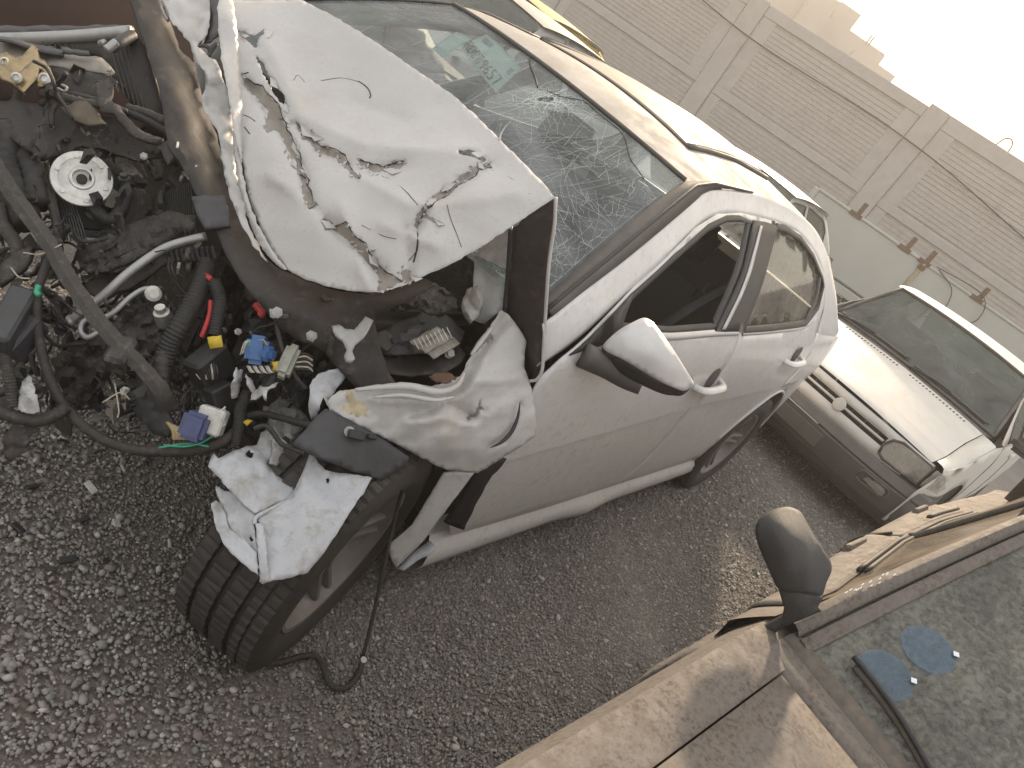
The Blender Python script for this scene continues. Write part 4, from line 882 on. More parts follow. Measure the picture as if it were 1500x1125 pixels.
# crushed fender
fender_out = [(478, 592), (486, 580), (498, 572), (520, 570), (560, 566), (600, 562), (633, 566), (652, 560), (677, 549), (682, 536), (690, 522), (705, 498), (720, 474), (734, 454), (744, 460), (754, 472), (766, 490), (771, 502), (768, 520), (768, 540), (776, 560), (780, 578), (784, 604), (786, 628), (783, 641), (760, 656), (730, 674), (700, 693), (676, 691), (652, 687), (620, 672), (580, 650), (540, 630), (500, 612), (484, 602)]
fender = sheet('fender', fender_out, [(478, 592, 1.60), (540, 568, 1.63), (633, 566, 1.68), (677, 549, 1.72), (734, 454, 1.79), (771, 502, 1.82), (768, 540, 1.84), (786, 628, 1.895), (783, 641, 1.90), (700, 693, 1.85), (652, 687, 1.79), (580, 650, 1.69), (500, 612, 1.61), (600, 600, 1.655), (680, 600, 1.73), (720, 540, 1.755), (740, 620, 1.81), (660, 640, 1.72)], None, sedan, h=5.5, th=.0018,
      patches=[[(503, 566), (509, 563), (516, 566), (514, 572), (520, 576), (517, 583), (523, 588), (531, 587), (534, 594), (541, 599), (536, 604), (538, 612), (530, 608), (524, 613), (518, 606), (511, 609), (509, 602), (499, 605), (497, 598), (504, 594), (513, 593), (509, 585), (504, 582), (508, 574)], [(682, 612), (694, 606), (704, 588), (708, 598), (702, 606), (690, 614), (684, 618)], [(640, 548), (652, 546), (670, 550), (660, 556), (646, 558), (630, 556)], [(690, 500), (716, 486), (722, 494), (706, 508), (684, 526)]], recess=[-.0005, .01, .004, .003], mats=[M['white_bent'], M['ochre'], M['primer'], M['rust'], M['primer']],
      folds=[(l_, a_*1.45, w_*.7) for l_, a_, w_ in [([(560, 572), (600, 570), (640, 578), (672, 568), (684, 540), (740, 470)], .022, 9), ([(540, 584), (600, 586), (660, 590), (690, 570), (716, 520)], -.014, 10), ([(604, 606), (630, 602), (650, 590), (670, 596), (694, 612)], .022, 8), ([(600, 618), (650, 612), (690, 624)], -.010, 10), ([(718, 655), (740, 644), (756, 620), (762, 590)], .012, 4), ([(700, 560), (730, 560), (770, 548)], -.012, 20), ([(540, 640), (620, 660), (700, 660)], -.006, 22)]], rough=.005, scale=.07, jit=1.4, bjit=.6, seed=6)
tube('tear_line', [PX(x, y, t) for x, y, t in ((718, 656, 1.795), (734, 648, 1.80), (748, 634, 1.815), (758, 612, 1.82), (762, 588, 1.815))], lambda s: .0008+.0045*math.sin(math.pi*min(1, s*1.0)), M['black_pl'], fender, n=5)
for pts_, r_ in (([(520, 571, 1.60), (560, 567, 1.615), (600, 566, 1.63), (640, 574, 1.65), (668, 566, 1.67), (680, 546, 1.69)], .0085), ([(548, 582, 1.605), (590, 579, 1.62), (636, 586, 1.64), (664, 582, 1.66)], .0055), ([(690, 520, 1.73), (706, 498, 1.745), (722, 478, 1.76)], .006)):
    tube('fender_fold', [PX(*p_) for p_ in pts_], lambda q_, r_=r_: r_*(.35+.65*math.sin(math.pi*min(1, max(0, q_*.9+.05)))), M['white_bent'], fender, n=8, wob=.06)
sheet('rust_stain', [(628, 552), (640, 546), (656, 546), (670, 552), (660, 560), (640, 560)], [(628, 552, 1.655), (656, 546, 1.675), (640, 560, 1.65)], M['rust'], fender, h=5, th=.003, rough=.004, scale=.3)
sheet('fender_edge', [(458, 556), (470, 546), (490, 541), (512, 542), (504, 556), (492, 570), (478, 592), (474, 582), (468, 600), (464, 615), (456, 616), (452, 590), (454, 570)], [(458, 556, 1.60), (512, 542, 1.66), (478, 592, 1.605), (460, 615, 1.63), (490, 560, 1.645)], M['inner_white'], sedan, h=7, th=.002, rough=.006, scale=.1)
sheet('fender_flange', [(560, 522), (580, 520), (620, 520), (656, 514), (672, 508), (682, 520), (672, 534), (660, 542), (640, 548), (600, 552), (570, 548), (552, 540)], [(560, 522, 1.72), (672, 508, 1.80), (640, 548, 1.72), (552, 540, 1.68), (610, 535, 1.76)], M['beam'], sedan, h=8, th=.003, rough=.012, scale=.09, folds=[([(560, 540), (620, 545), (665, 530)], -.014, 5)])
c = PX(658, 518, 1.765); lathe('bolt', [(.013, 0), (.013, .004), (.009, .005), (.009, .013), (.0001, .014)], axisM(c, (.5, .6, .6)), M['cast'], sedan, 6)
# torn inner apron and crash horn above the wheel
A = M['inner_white']
sheet('apron_top', [(305, 684), (309, 672), (314, 664), (320, 672), (336, 664), (356, 656), (376, 652), (382, 634), (392, 628), (402, 640), (410, 656), (398, 672), (392, 680), (404, 696), (418, 706), (434, 719), (428, 728), (404, 738), (374, 753), (356, 738), (336, 718)], [(305, 684, 1.56), (314, 664, 1.58), (376, 652, 1.63), (392, 628, 1.66), (434, 719, 1.585), (374, 753, 1.525), (360, 700, 1.555), (400, 690, 1.60)], A, sedan, h=7, th=.002, holes=[[(360, 664), (366, 660), (372, 664), (370, 670), (363, 670)]], rough=.004, scale=.08, folds=[([(320, 674), (350, 672), (378, 674), (394, 690)], -.014, 6), ([(380, 650), (400, 690), (434, 719)], .010, 7)], seed=3)
sheet('apron_front', [(316, 712), (324, 716), (340, 720), (358, 740), (374, 754), (372, 770), (376, 800), (378, 842), (356, 816), (338, 780), (326, 746)], [(316, 712, 1.565), (374, 754, 1.525), (378, 842, 1.475), (326, 746, 1.545), (350, 780, 1.515)], A, sedan, h=8, th=.002, holes=[[(365, 788), (370, 787), (372, 791), (368, 794)]], rough=.004, scale=.08, folds=[([(336, 726), (360, 790), (378, 838)], .012, 7)], seed=9)
sheet('apron_curl', [(309, 738), (316, 733), (326, 740), (330, 752), (334, 770), (348, 784), (362, 794), (376, 810), (379, 843), (362, 830), (340, 812), (326, 794), (316, 770)], [(309, 738, 1.535), (326, 740, 1.545), (379, 843, 1.468), (334, 770, 1.515), (326, 794, 1.49), (350, 800, 1.485)], A, sedan, h=7, th=.002, rough=.004, scale=.1, folds=[([(322, 742), (326, 775), (350, 800), (378, 826)], .012, 6)], seed=10)
sheet('apron_side', [(375, 755), (404, 740), (430, 727), (442, 700), (452, 676), (457, 665), (466, 678), (476, 688), (490, 692), (512, 694), (545, 700), (536, 716), (520, 740), (498, 774), (476, 808), (451, 839), (420, 847), (388, 854), (386, 820), (380, 776)], [(375, 755, 1.525), (430, 727, 1.565), (457, 665, 1.61), (490, 692, 1.60), (545, 700, 1.62), (498, 774, 1.535), (451, 839, 1.50), (388, 854, 1.48), (440, 780, 1.525)], A, sedan, h=8, th=.002, holes=[[(477, 702), (482, 701), (482, 707), (478, 708)]], rough=.003, scale=.06, folds=[([(444, 700), (446, 740), (430, 800)], -.012, 10), ([(470, 690), (476, 720), (500, 730)], .014, 8), ([(400, 790), (480, 770)], .008, 14)], seed=12)
tube('apron_lip', [PX(x, y, t) for x, y, t in ((457, 664, 1.635), (450, 684, 1.615), (441, 704, 1.595), (428, 728, 1.572), (404, 742, 1.545), (376, 757, 1.518), (373, 768, 1.51))], .0045, A, sedan, n=6, sub=4)
sheet('apron_rib', [(374, 765), (386, 770), (390, 800), (395, 850), (385, 856), (380, 852), (378, 810)], [(374, 765, 1.512), (395, 850, 1.482), (385, 856, 1.478), (383, 800, 1.490)], A, sedan, h=6, th=.004)
sheet('strut_mount', [(394, 598), (410, 580), (424, 588), (446, 608), (454, 618), (440, 634), (424, 652), (414, 648), (400, 640), (392, 622)], [(394, 598, 1.73), (424, 588, 1.76), (454, 618, 1.74), (414, 648, 1.68), (424, 618, 1.69)], M['cast'], sedan, h=7, th=.008, facet=24, rough=.012, scale=.2)
sheet('crash_rail', [(398, 644), (412, 640), (424, 654), (416, 668), (404, 684), (394, 680), (398, 664)], [(398, 644, 1.63), (424, 654, 1.65), (404, 684, 1.61)], M['cast'], sedan, h=6, th=.008, facet=24, rough=.006, scale=.15)
sheet('crash_rail', [(412, 642), (440, 632), (446, 650), (430, 690), (432, 712), (414, 702), (406, 684)], [(412, 642, 1.67), (440, 632, 1.69), (432, 712, 1.66), (410, 690, 1.64)], M['grease'], sedan, h=8, th=.008, facet=24, rough=.006)
# black plastic relay tray and wires
tray = sheet('relay_tray', [(428, 652), (446, 632), (462, 612), (476, 600), (490, 606), (520, 622), (560, 644), (596, 668), (593, 680), (575, 692), (557, 703), (520, 692), (480, 676), (448, 663)], [(428, 652, 1.56), (476, 600, 1.60), (596, 668, 1.70), (557, 703, 1.665), (448, 663, 1.56), (510, 650, 1.605)], M['gray_pl'], sedan, h=10, th=.018, jit=0, bjit=.2)
box('relay_socket', (.05, .035, .02), PX(522, 638, 1.605), (.3, -.6, .6), M['black_pl'], tray, .004)
c = PX(511, 632, 1.60); lathe('tray_screw', [(.011, 0), (.011, .006), (.006, .007), (.006, .004), (.0001, .004)], axisM(c, (.5, .65, .55)), M['cast'], tray, 14)
box('relay_clip', (.03, .02, .012), PX(545, 640, 1.625), (.3, -.6, .6), M['black_pl'], tray, .003)
for pts in ([(478, 628), (488, 632), (496, 640)], [(486, 640), (500, 648)], [(540, 672), (552, 664), (560, 668)], [(512, 655), (513, 668)]):
    tube('scratch', [PX(x, y, 1.585+.0009*(x-480)) for x, y in pts], .0007, M['conn'], tray, n=4)
# loose fender liner and dark sill gap behind the wheel
sheet('fender_liner', [(650, 692), (672, 690), (695, 692), (680, 712), (660, 738), (640, 764), (622, 790), (600, 812), (580, 833), (572, 815), (567, 800), (584, 786), (604, 768), (622, 738), (638, 712)], [(650, 692, 1.94), (695, 692, 1.95), (622, 790, 2.03), (580, 833, 2.06), (567, 800, 2.02), (622, 738, 1.97), (640, 750, 1.985)], M['white_clean'], sedan, h=9, th=.003, jit=0, bjit=.3)
sheet('sill_gap_shade', [(697, 690), (724, 668), (742, 672), (716, 704), (696, 740), (680, 776), (660, 769), (650, 764), (668, 740), (684, 712)], [(697, 690, 1.98), (742, 672, 1.99), (680, 776, 2.10), (650, 764, 2.09)], M['black_pl'], sedan, h=12, th=.004)  # black sheet standing in for the shaded gap at the door's front edge
sheet('sill_end', [(582, 833), (602, 812), (630, 792), (640, 800), (632, 812), (610, 822), (592, 836)], [(582, 833, 2.08), (640, 800, 2.13), (592, 836, 2.08)], M['inner_white'], sedan, h=9, th=.003)
# sensor lead hanging to the ground
tube('sensor_lead', [PX(602, 676, 1.80), PX(592, 712, 1.84), PX(578, 760, 1.90), PX(560, 840, 1.93), PX(545, 910, 1.95), PX(532, 960, 1.955)], .0052, M['hose'], sedan, n=7)
tube('sensor_lead', [PXz(532, 960, .035), PXz(527, 982, .018), PXz(512, 1004, .016), PXz(492, 1008, .016), PXz(478, 994, .016), PXz(473, 974, .02), PXz(462, 961, .022), PXz(440, 962, .018), PXz(412, 970, .016), PXz(374, 972, .018)], .0085, M['hose'], sedan, n=8, rib=.006)
c = PXz(530, 968, .03); lathe('lead_clip', [(.0085, -.012), (.009, 0), (.0085, .012)], axisM(c, (.2, .3, .9)), M['alu'], sedan, 10)
box('lead_plug', (.035, .022, .02), PXz(371, 972, .02), (0, 0, .5), M['black_pl'], sedan, .004)
# ---------------------------------------------------------------- wrecked engine bay
_tube0 = tube
def tube(name, pts, r, mt, parent=None, **kw):      # greasy, knocked-about hoses
    if not kw.get('rib') and mt in (M['hose'], M['rubber'], M['grease'], M['beam']): kw.setdefault('wob', .07); kw['sub'] = kw.get('sub', 6)+3
    return _tube0(name, pts, r, mt, parent, **kw)
def pp(lst, t=None): return [PX(p[0], p[1], p[2] if len(p) > 2 else t) for p in lst]
bay = sedan
bevel(box('engine_block', (.36, .56, .40), (-.22, -.14, .50), (0, 0, 0), M['grease'], bay), .05, 2)
bevel(box('gearbox', (.30, .34, .30), (-.27, .26, .46), (0, .1, .1), M['grease'], bay), .06, 2)
bevel(box('subframe', (.20, 1.00, .08), (-.25, -.05, .20), (0, 0, .05), M['grease'], bay), .02, 2)
bevel(box('inner_wing', (.45, .05, .45), (-.22, .58, .66), (0, 0, 0), M['dark'], bay), .02, 2)
bevel(box('intake_manifold', (.20, .50, .16), (-.05, -.08, .74), (0, .2, .1), M['gray_pl'], bay), .05, 2)
# radiator: core, fins, tanks
core = sheet('radiator_core', [(20, 58), (195, 44), (215, 70), (232, 130), (246, 185), (250, 205), (225, 200), (170, 120), (150, 85)], [(20, 58, 1.98), (195, 44, 1.96), (246, 185, 1.84), (170, 120, 1.90)], M['dark'], bay, h=16, th=.02)
for i in range(16):
    x = 62+i*8.2; tube('fin', pp([(x, 60-(x-62)*.06, 1.945), (x+5+i*.3, 76+i*.5, 1.935)]), .0016, M['fin'], core, n=4)
for i in range(11):
    x = 160+i*7.2; tube('fin', pp([(x, 62+i*.4, 1.93), (x+14, 110+i*3, 1.885), (x+22+i*.2, 140+i*6, 1.84)]), .0016, M['fin'], core, n=4)
for i in range(16):
    x = 228+i*3.4; tube('fin', pp([(x, 290-i*1.6, 1.80), (x+4, 310, 1.79), (x+5, 326-i*.8, 1.785)]), .0013, M['fin'], core, n=4)
for i in range(9):
    x = 68+i*4.6; tube('fin', pp([(x, 262+i*3, 1.72), (x+14, 310+i*2, 1.70), (x+22, 352, 1.68)]), .0016, M['fin'], core, n=4)
sheet('radiator_core', [(225, 292), (285, 268), (292, 312), (250, 332), (228, 330)], [(225, 292, 1.815), (285, 268, 1.82), (250, 332, 1.80)], M['dark'], bay, h=16, th=.02)
tube('radiator_tank', pp([(-10, 58, 1.97), (40, 57, 1.955), (110, 54, 1.945), (192, 47, 1.935)]), .016, M['alu'], bay, n=10)
sheet('shroud_strip', [(-10, 41), (90, 40), (196, 40), (195, 46), (100, 50), (-10, 53)], [(-10, 41, 2.0), (196, 40, 1.97), (90, 50, 1.975)], M['gray_pl'], bay, h=14, th=.012)
tube('coolant_pipe', pp([(194, 52, 1.93), (182, 58, 1.90), (172, 64, 1.88), (162, 70, 1.87)]), .014, M['gray_pl'], bay, n=10)
tube('coolant_pipe', pp([(170, 62, 1.865), (160, 70, 1.855), (155, 73, 1.85)]), .010, M['alu'], bay, n=10)
tube('coolant_pipe', pp([(147, 64, 1.87), (153, 62, 1.86)]), .008, M['alu'], bay, n=8)
# latch platform
plat = sheet('latch_platform', [(-8, 54), (30, 62), (62, 72), (92, 80), (130, 84), (150, 86), (168, 106), (160, 112), (140, 106), (110, 102), (76, 96), (40, 100), (-8, 112)], [(-8, 54, 1.86), (92, 80, 1.83), (168, 106, 1.82), (76, 96, 1.79), (-8, 112, 1.79)], M['primer'], bay, h=11, th=.004, rough=.004, scale=.1, folds=[([(0, 80), (80, 90), (150, 98)], -.006, 8)], bjit=1.0)
sheet('platform_face', [(70, 98), (110, 104), (150, 110), (172, 118), (166, 138), (150, 150), (130, 146), (96, 138), (80, 118)], [(70, 98, 1.785), (172, 118, 1.81), (150, 150, 1.79), (96, 138, 1.765)], M['beam'], bay, h=11, th=.004, rough=.006, scale=.1)
sheet('platform_edge', [(-8, 52), (30, 60), (60, 68), (92, 74), (94, 82), (60, 76), (28, 66), (-8, 58)], [(-8, 52, 1.84), (94, 80, 1.815), (40, 66, 1.82)], M['gray_pl'], bay, h=10, th=.006)
sheet('platform_edge', [(90, 70), (130, 76), (132, 81), (92, 77)], [(90, 70, 1.81), (132, 81, 1.81), (110, 76, 1.808)], M['gray_pl'], bay, h=10, th=.006)
# bonnet latch in yellow zinc
latch = sheet('bonnet_latch', [(-4, 82), (10, 78), (24, 86), (36, 80), (46, 67), (56, 72), (58, 86), (66, 90), (76, 108), (80, 116), (74, 126), (60, 128), (48, 120), (44, 130), (34, 136), (26, 128), (14, 120), (0, 116)], [(-4, 82, 1.74), (46, 67, 1.77), (80, 116, 1.74), (34, 136, 1.71), (40, 100, 1.735)], M['zinc'], bay, h=6, th=.006, rough=.008, scale=.15, holes=[[(58, 112), (62, 106), (66, 114), (64, 122), (59, 122)]])
sheet('latch_cheek', [(22, 112), (40, 96), (50, 88), (62, 90), (70, 98), (78, 110), (70, 112), (58, 100), (54, 116), (44, 126), (34, 136), (24, 128)], [(22, 112, 1.715), (62, 90, 1.725), (78, 110, 1.71), (34, 136, 1.695)], M['zinc'], latch, h=6, th=.004)
for (x, y, t, r) in ((25, 115, 1.70, .012), (8, 92, 1.735, .011), (66, 116, 1.705, .013)):
    lathe('rivet', [(r, -.006), (r, .006), (r*.6, .010), (r*.55, .004), (.0001, .004)], axisM(PX(x, y, t), (.6, .6, .5)), M['silver'], latch, 12)
tube('latch_cable', pp([(70, 140, 1.74), (84, 130, 1.735), (94, 134, 1.735), (98, 128, 1.735), (90, 124, 1.735)]), .003, M['conn'], bay, n=5)
# cross hoses and straps
for k, (pts, r, mt) in enumerate([
    ([(60, 136, 1.73), (90, 142, 1.725), (120, 150, 1.72), (160, 155, 1.73)], .010, 'hose'), ([(66, 132, 1.74), (100, 138, 1.74), (150, 150, 1.74), (186, 165, 1.76)], .008, 'rubber'),
    ([(186, 158, 1.79), (215, 166, 1.79), (250, 182, 1.78), (256, 190, 1.77)], .010, 'hose'), ([(184, 164, 1.78), (214, 176, 1.78), (250, 196, 1.77)], .009, 'rubber'),
    ([(0, 190, 1.70), (14, 205, 1.69), (10, 240, 1.68), (20, 275, 1.67), (40, 330, 1.65)], .030, 'rubber'), ([(30, 195, 1.72), (38, 225, 1.70), (50, 262, 1.69), (54, 300, 1.67)], .026, 'rubber'),
    ([(60, 245, 1.70), (70, 280, 1.69), (80, 320, 1.68), (86, 356, 1.67)], .008, 'hose'), ([(66, 240, 1.71), (80, 300, 1.69), (90, 350, 1.68)], .006, 'hose'),
    ([(0, 300, 1.64), (6, 330, 1.63), (24, 360, 1.62), (30, 390, 1.62)], .014, 'hose'),
    ([(150, 225, 1.78), (190, 220, 1.79), (220, 240, 1.80), (232, 262, 1.80)], .012, 'rubber'), ([(130, 300, 1.72), (160, 322, 1.74), (180, 300, 1.76), (188, 260, 1.79)], .014, 'rubber')]):
    tube('hose', pp(pts), r, M[mt], bay, n=9)
sheet('strap', [(140, 122), (156, 114), (166, 126), (162, 148), (178, 160), (190, 176), (204, 190), (222, 200), (240, 204), (236, 212), (212, 208), (192, 198), (176, 180), (166, 166), (148, 164), (142, 146)], [(140, 122, 1.735), (166, 126, 1.745), (178, 170, 1.725), (240, 204, 1.735), (148, 164, 1.71)], M['hose'], bay, h=8, th=.010, rough=.006, scale=.12)
sheet('under_beam', [(-8, 148), (60, 152), (100, 160), (140, 166), (190, 184), (250, 212), (240, 232), (200, 236), (160, 222), (120, 214), (96, 226), (60, 232), (30, 214), (-8, 190)], [(-8, 148, 1.72), (140, 166, 1.745), (250, 212, 1.79), (160, 222, 1.74), (60, 232, 1.67), (-8, 190, 1.67)], M['beam'], bay, h=11, th=0.008, facet=22, rough=.010, scale=.07, seed=20, bjit=1.2)
sheet('green_bracket', [(88, 158), (118, 148), (130, 150), (146, 168), (156, 182), (130, 184), (108, 176)], [(88, 158, 1.705), (130, 150, 1.715), (156, 182, 1.71), (108, 176, 1.69)], mat('olive_primer', (.12, .115, .07), .6, var=.3, col2=(.10, .06, .05), c2=(.45, .65), c2scale=18), bay, h=9, th=.005)
# fan motor: silver plate over a black drum
fc = PX(120, 262, 1.70); fax = np.array([.42, .62, .66]); fax /= np.linalg.norm(fax)
fan = bpy.data.objects.new('fan_motor', None); COL.objects.link(fan); fan.parent = bay; fan.matrix_parent_inverse = PWI(bay); fan.location = fc
fo = PX(135, 285, 1.775)
lathe('motor_drum', [(.030, -.09), (.072, -.085), (.080, -.06), (.082, -.012), (.078, -.004), (.060, .0), (.0001, .0)], axisM(fo, fax), M['rubber'], fan, 36)
lathe('drum_ring', [(.084, -.03), (.094, -.028), (.096, -.016), (.086, -.010)], axisM(fo, fax), M['gray_pl'], fan, 36)
lathe('pulley_plate', [(.020, -.03), (.024, -.004), (.058, -.002), (.0615, .001), (.060, .004), (.046, .0055), (.044, .004), (.026, .004), (.024, .0075), (.019, .0075), (.0185, -.006), (.0001, -.006)], axisM(fc, fax), M['silver'], fan, 40)
lathe('shaft', [(.011, -.02), (.011, .0), (.006, .002), (.0001, .002)], axisM(fc+fax*.0, fax), M['dark'], fan, 14)
for a in np.linspace(0, 6.28, 7)[:-1]:
    u_ = np.cross(fax, (0, 0, 1)); u_ /= np.linalg.norm(u_); v_ = np.cross(fax, u_)
    lathe('plate_bolt', [(.006, 0), (.006, .004), (.0001, .005)], axisM(fc+(u_*math.cos(a)+v_*math.sin(a))*.049+fax*.005, fax), M['silver'], fan, 8)
lathe('drain_screw', [(.012, 0), (.012, .006), (.007, .008), (.0001, .008)], axisM(PX(134, 314, 1.735), fax), M['grease'], fan, 10)
# long rusty bar across the bay
bar = tube('bent_bar', pp([(-10, 236, 1.62), (14, 276, 1.605), (44, 318, 1.59), (74, 360, 1.575), (104, 412, 1.565), (136, 458, 1.555), (172, 502, 1.55), (206, 536, 1.555), (236, 572, 1.57), (246, 600, 1.60)]), .0175, M['hose'], bay, n=5, flat=.6, sub=0 or 3, wob=.05)
sharp(bar, 25)
bevel(box('bar_gusset', (.07, .045, .05), PX(178, 520, 1.56), (.3, .4, .8), M['grease'], bar), .008)
# aluminium pipes
tube('coolant_pipe', pp([(104, 470, 1.66), (114, 462, 1.655), (150, 434, 1.65), (190, 398, 1.66), (236, 366, 1.68), (268, 354, 1.69), (302, 346, 1.70)]), lambda s: .0095+(.004 if s < .06 else 0), M['alu'], bay, n=10)
tube('coolant_pipe', pp([(146, 486, 1.63), (128, 494, 1.63), (118, 484, 1.635), (126, 468, 1.64), (160, 462, 1.645), (190, 436, 1.655), (210, 424, 1.66), (226, 424, 1.66), (232, 430, 1.66), (222, 438, 1.655)]), .006, M['alu'], bay, n=8)
lathe('pipe_joint', [(.010, -.01), (.016, -.006), (.017, .006), (.010, .012), (.0001, .012)], axisM(PX(224, 430, 1.65), (.3, .7, .5)), M['conn'], bay, 12)
lathe('pressure_sensor', [(.011, -.012), (.011, .0), (.017, .002), (.018, .035), (.014, .04), (.0001, .04)], axisM(PX(236, 456, 1.64), (-.5, .1, -.8)), M['silver'], bay, 14)
# tray and panels
sheet('battery_tray', [(76, 528), (110, 502), (152, 484), (176, 462), (200, 442), (226, 452), (236, 480), (242, 512), (220, 524), (196, 528), (168, 542), (150, 566), (128, 588), (112, 602), (98, 592), (88, 560)], [(76, 528, 1.70), (152, 484, 1.68), (200, 442, 1.70), (242, 512, 1.67), (168, 542, 1.66), (112, 602, 1.72)], M['grease'], bay, h=9, th=0.008, facet=22, rough=.014, scale=.09, folds=[([(80, 534), (150, 500), (230, 490)], -.02, 10), ([(110, 600), (160, 540)], .02, 8)], bjit=1.6, seed=22)
sheet('intake_panel', [(112, 372), (150, 346), (200, 326), (250, 310), (288, 316), (284, 336), (250, 352), (200, 380), (160, 398), (128, 400), (116, 388)], [(112, 372, 1.70), (200, 326, 1.74), (288, 316, 1.74), (200, 380, 1.70), (128, 400, 1.68)], M['grease'], bay, h=9, th=0.008, facet=22, rough=.008, scale=.1, folds=[([(120, 380), (200, 350), (280, 326)], -.014, 8)], bjit=1.2, seed=23)
sheet('intake_panel', [(120, 404), (180, 398), (240, 366), (262, 372), (230, 396), (190, 424), (150, 440), (124, 424)], [(120, 404, 1.71), (240, 366, 1.75), (190, 424, 1.70), (124, 424, 1.69)], M['beam'], bay, h=9, th=0.008, facet=22, rough=.010, scale=.1, bjit=1.2, seed=24)
for i in range(9):
    x = 250+i*7.5; tube('grille_louvre', pp([(x, 366-i*.6, 1.745), (x+5, 384-i*.4, 1.735)]), .004, M['gray_pl'], bay, n=5)
# looms
tube('wiring_loom', pp([(86, 350, 1.60), (72, 380, 1.59), (56, 424, 1.58), (54, 470, 1.58), (62, 520, 1.59), (76, 562, 1.60), (94, 594, 1.61), (124, 626, 1.62), (160, 648, 1.63), (200, 659, 1.635), (240, 661, 1.635), (280, 660, 1.63), (320, 650, 1.63), (344, 634, 1.64), (352, 620, 1.65)]), lambda s: .0088+.004*s, M['hose'], bay, n=9)
tube('wiring_loom', pp([(352, 620, 1.645), (362, 610, 1.645), (384, 606, 1.645), (412, 612, 1.635), (440, 620, 1.62), (462, 622, 1.61), (474, 612, 1.61)]), .0075, M['rubber'], bay, n=8)
tube('wiring_loom', pp([(372, 628, 1.60), (388, 624, 1.60), (400, 634, 1.59), (412, 650, 1.575), (430, 658, 1.56), (446, 664, 1.555)]), .0052, M['rubber'], bay, n=8)
tube('wiring_loom', pp([(-10, 600, 1.57), (20, 610, 1.57), (56, 616, 1.575), (84, 606, 1.59), (98, 596, 1.60)]), .0135, M['hose'], bay, n=9)
tube('corrugated_hose', pp([(-4, 490, 1.55), (6, 520, 1.55), (14, 556, 1.55), (20, 596, 1.56)]), .012, M['hose'], bay, n=9, rib=.006)
tube('corrugated_hose', pp([(304, 384, 1.68), (294, 420, 1.655), (276, 456, 1.635), (262, 480, 1.62), (248, 506, 1.62), (238, 540, 1.63), (232, 570, 1.65)]), .021, M['rubber'], bay, n=12, rib=.008)
tube('corrugated_hose', pp([(314, 412, 1.645), (322, 440, 1.64), (318, 470, 1.635), (314, 492, 1.635)]), .0145, M['rubber'], bay, n=10, rib=.006)
tube('wiring_loom', pp([(240, 516, 1.615), (236, 546, 1.61), (238, 570, 1.615), (254, 600, 1.63)]), .015, M['hose'], bay, n=9)
for pts, r in (([(288, 402, 1.66), (300, 403, 1.655), (310, 410, 1.65)], .0062), ([(309, 440, 1.645), (307, 462, 1.64), (300, 482, 1.635), (295, 494, 1.635)], .0055), ([(374, 446, 1.66), (384, 458, 1.655), (380, 462, 1.655)], .008)):
    tube('red_wire', pp(pts), r, M['red'], bay, n=8)
tube('wire', pp([(404, 470, 1.60), (410, 500, 1.60), (420, 530, 1.60), (436, 556, 1.61), (450, 570, 1.62)]), .005, M['rubber'], bay, n=7)
for k, pts in enumerate([[(34, 370), (60, 372), (90, 358)], [(16, 392), (28, 406), (44, 408)], [(150, 590), (176, 575), (190, 585)], [(168, 560), (174, 600), (172, 612)]]):
    tube('wire', pp(pts, 1.57), .0017, M['wirew'], bay, n=5)
tube('green_wire', pp([(232, 656, 1.61), (256, 652, 1.61), (280, 650, 1.61), (306, 654, 1.61)]), .0026, M['green'], bay, n=6)
tube('green_wire', pp([(240, 652, 1.612), (270, 654, 1.605), (296, 648, 1.605), (320, 632, 1.61)]), .0024, M['green'], bay, n=6)
tube('green_wire', pp([(57, 418, 1.565), (54, 428, 1.562), (58, 432, 1.56)]), .006, M['green'], bay, n=7)
# control module with yellow label
mod = bevel(box('control_module', (.085, .055, .075), PX(308, 536, 1.65), (.5, .5, .4), M['black_pl'], bay), .006)
sheet('label', [(304, 494), (324, 491), (327, 508), (308, 511)], [(304, 494, 1.61), (324, 491, 1.612), (308, 511, 1.61)], M['yellow'], mod, h=10, th=.002)
for i in range(9):
    x = 284+i*4; tube('wire', pp([(x, 528+i % 3*3, 1.62), (x+3, 545, 1.61), (x+10-i, 556, 1.615)]), .0022, M['rubber' if i % 3 else 'wirew'], mod, n=5)
# blue and white connectors
bl = bevel(box('blue_connector', (.055, .045, .06), PX(378, 513, 1.605), (.4, -.5, .6), M['blue'], bay), .010, 2)
bevel(box('connector_cap', (.035, .03, .03), PX(392, 518, 1.59), (.4, -.2, .3), M['blue'], bl), .008, 2)
for i in range(9):
    x = 352+i*3.2; tube('wire', pp([(x, 520-i*1.5, 1.59), (x+6, 502-i*.6, 1.585), (x+14, 498+i, 1.59)]), .0019, M[('wirew', 'conn', 'green', 'strap')[i % 4]], bl, n=5)
for i in range(12):
    x = 362+i*3; tube('wire', pp([(x, 536, 1.59), (x+6, 545, 1.585), (x+14, 540+i % 4*2, 1.59)]), .0018, M[('wirew', 'conn', 'hose')[i % 3]], bl, n=5)
gc = bevel(box('grey_connector', (.075, .03, .035), PX(422, 530, 1.60), (.2, .7, .8), mat('pale_grey_connector', (.30, .30, .25), .5, var=.3, vscale=40, grime=.8), bay), .008, 2)
for i in range(7):
    tube('wire', pp([(432, 522+i*3, 1.605), (446+i, 518+i*4, 1.61), (458, 524+i*4, 1.62)]), .0022, M['wirew' if i % 2 else 'rubber'], gc, n=5)
sheet('label', [(398, 530), (408, 529), (410, 543), (399, 544)], [(398, 530, 1.585), (408, 529, 1.586), (399, 544, 1.585)], M['yellow'], bay, h=10, th=.002)
tube('wiring_loom', pp([(404, 545, 1.60), (396, 560, 1.60), (384, 572, 1.605), (372, 582, 1.61)]), .008, M['rubber'], bay, n=8)
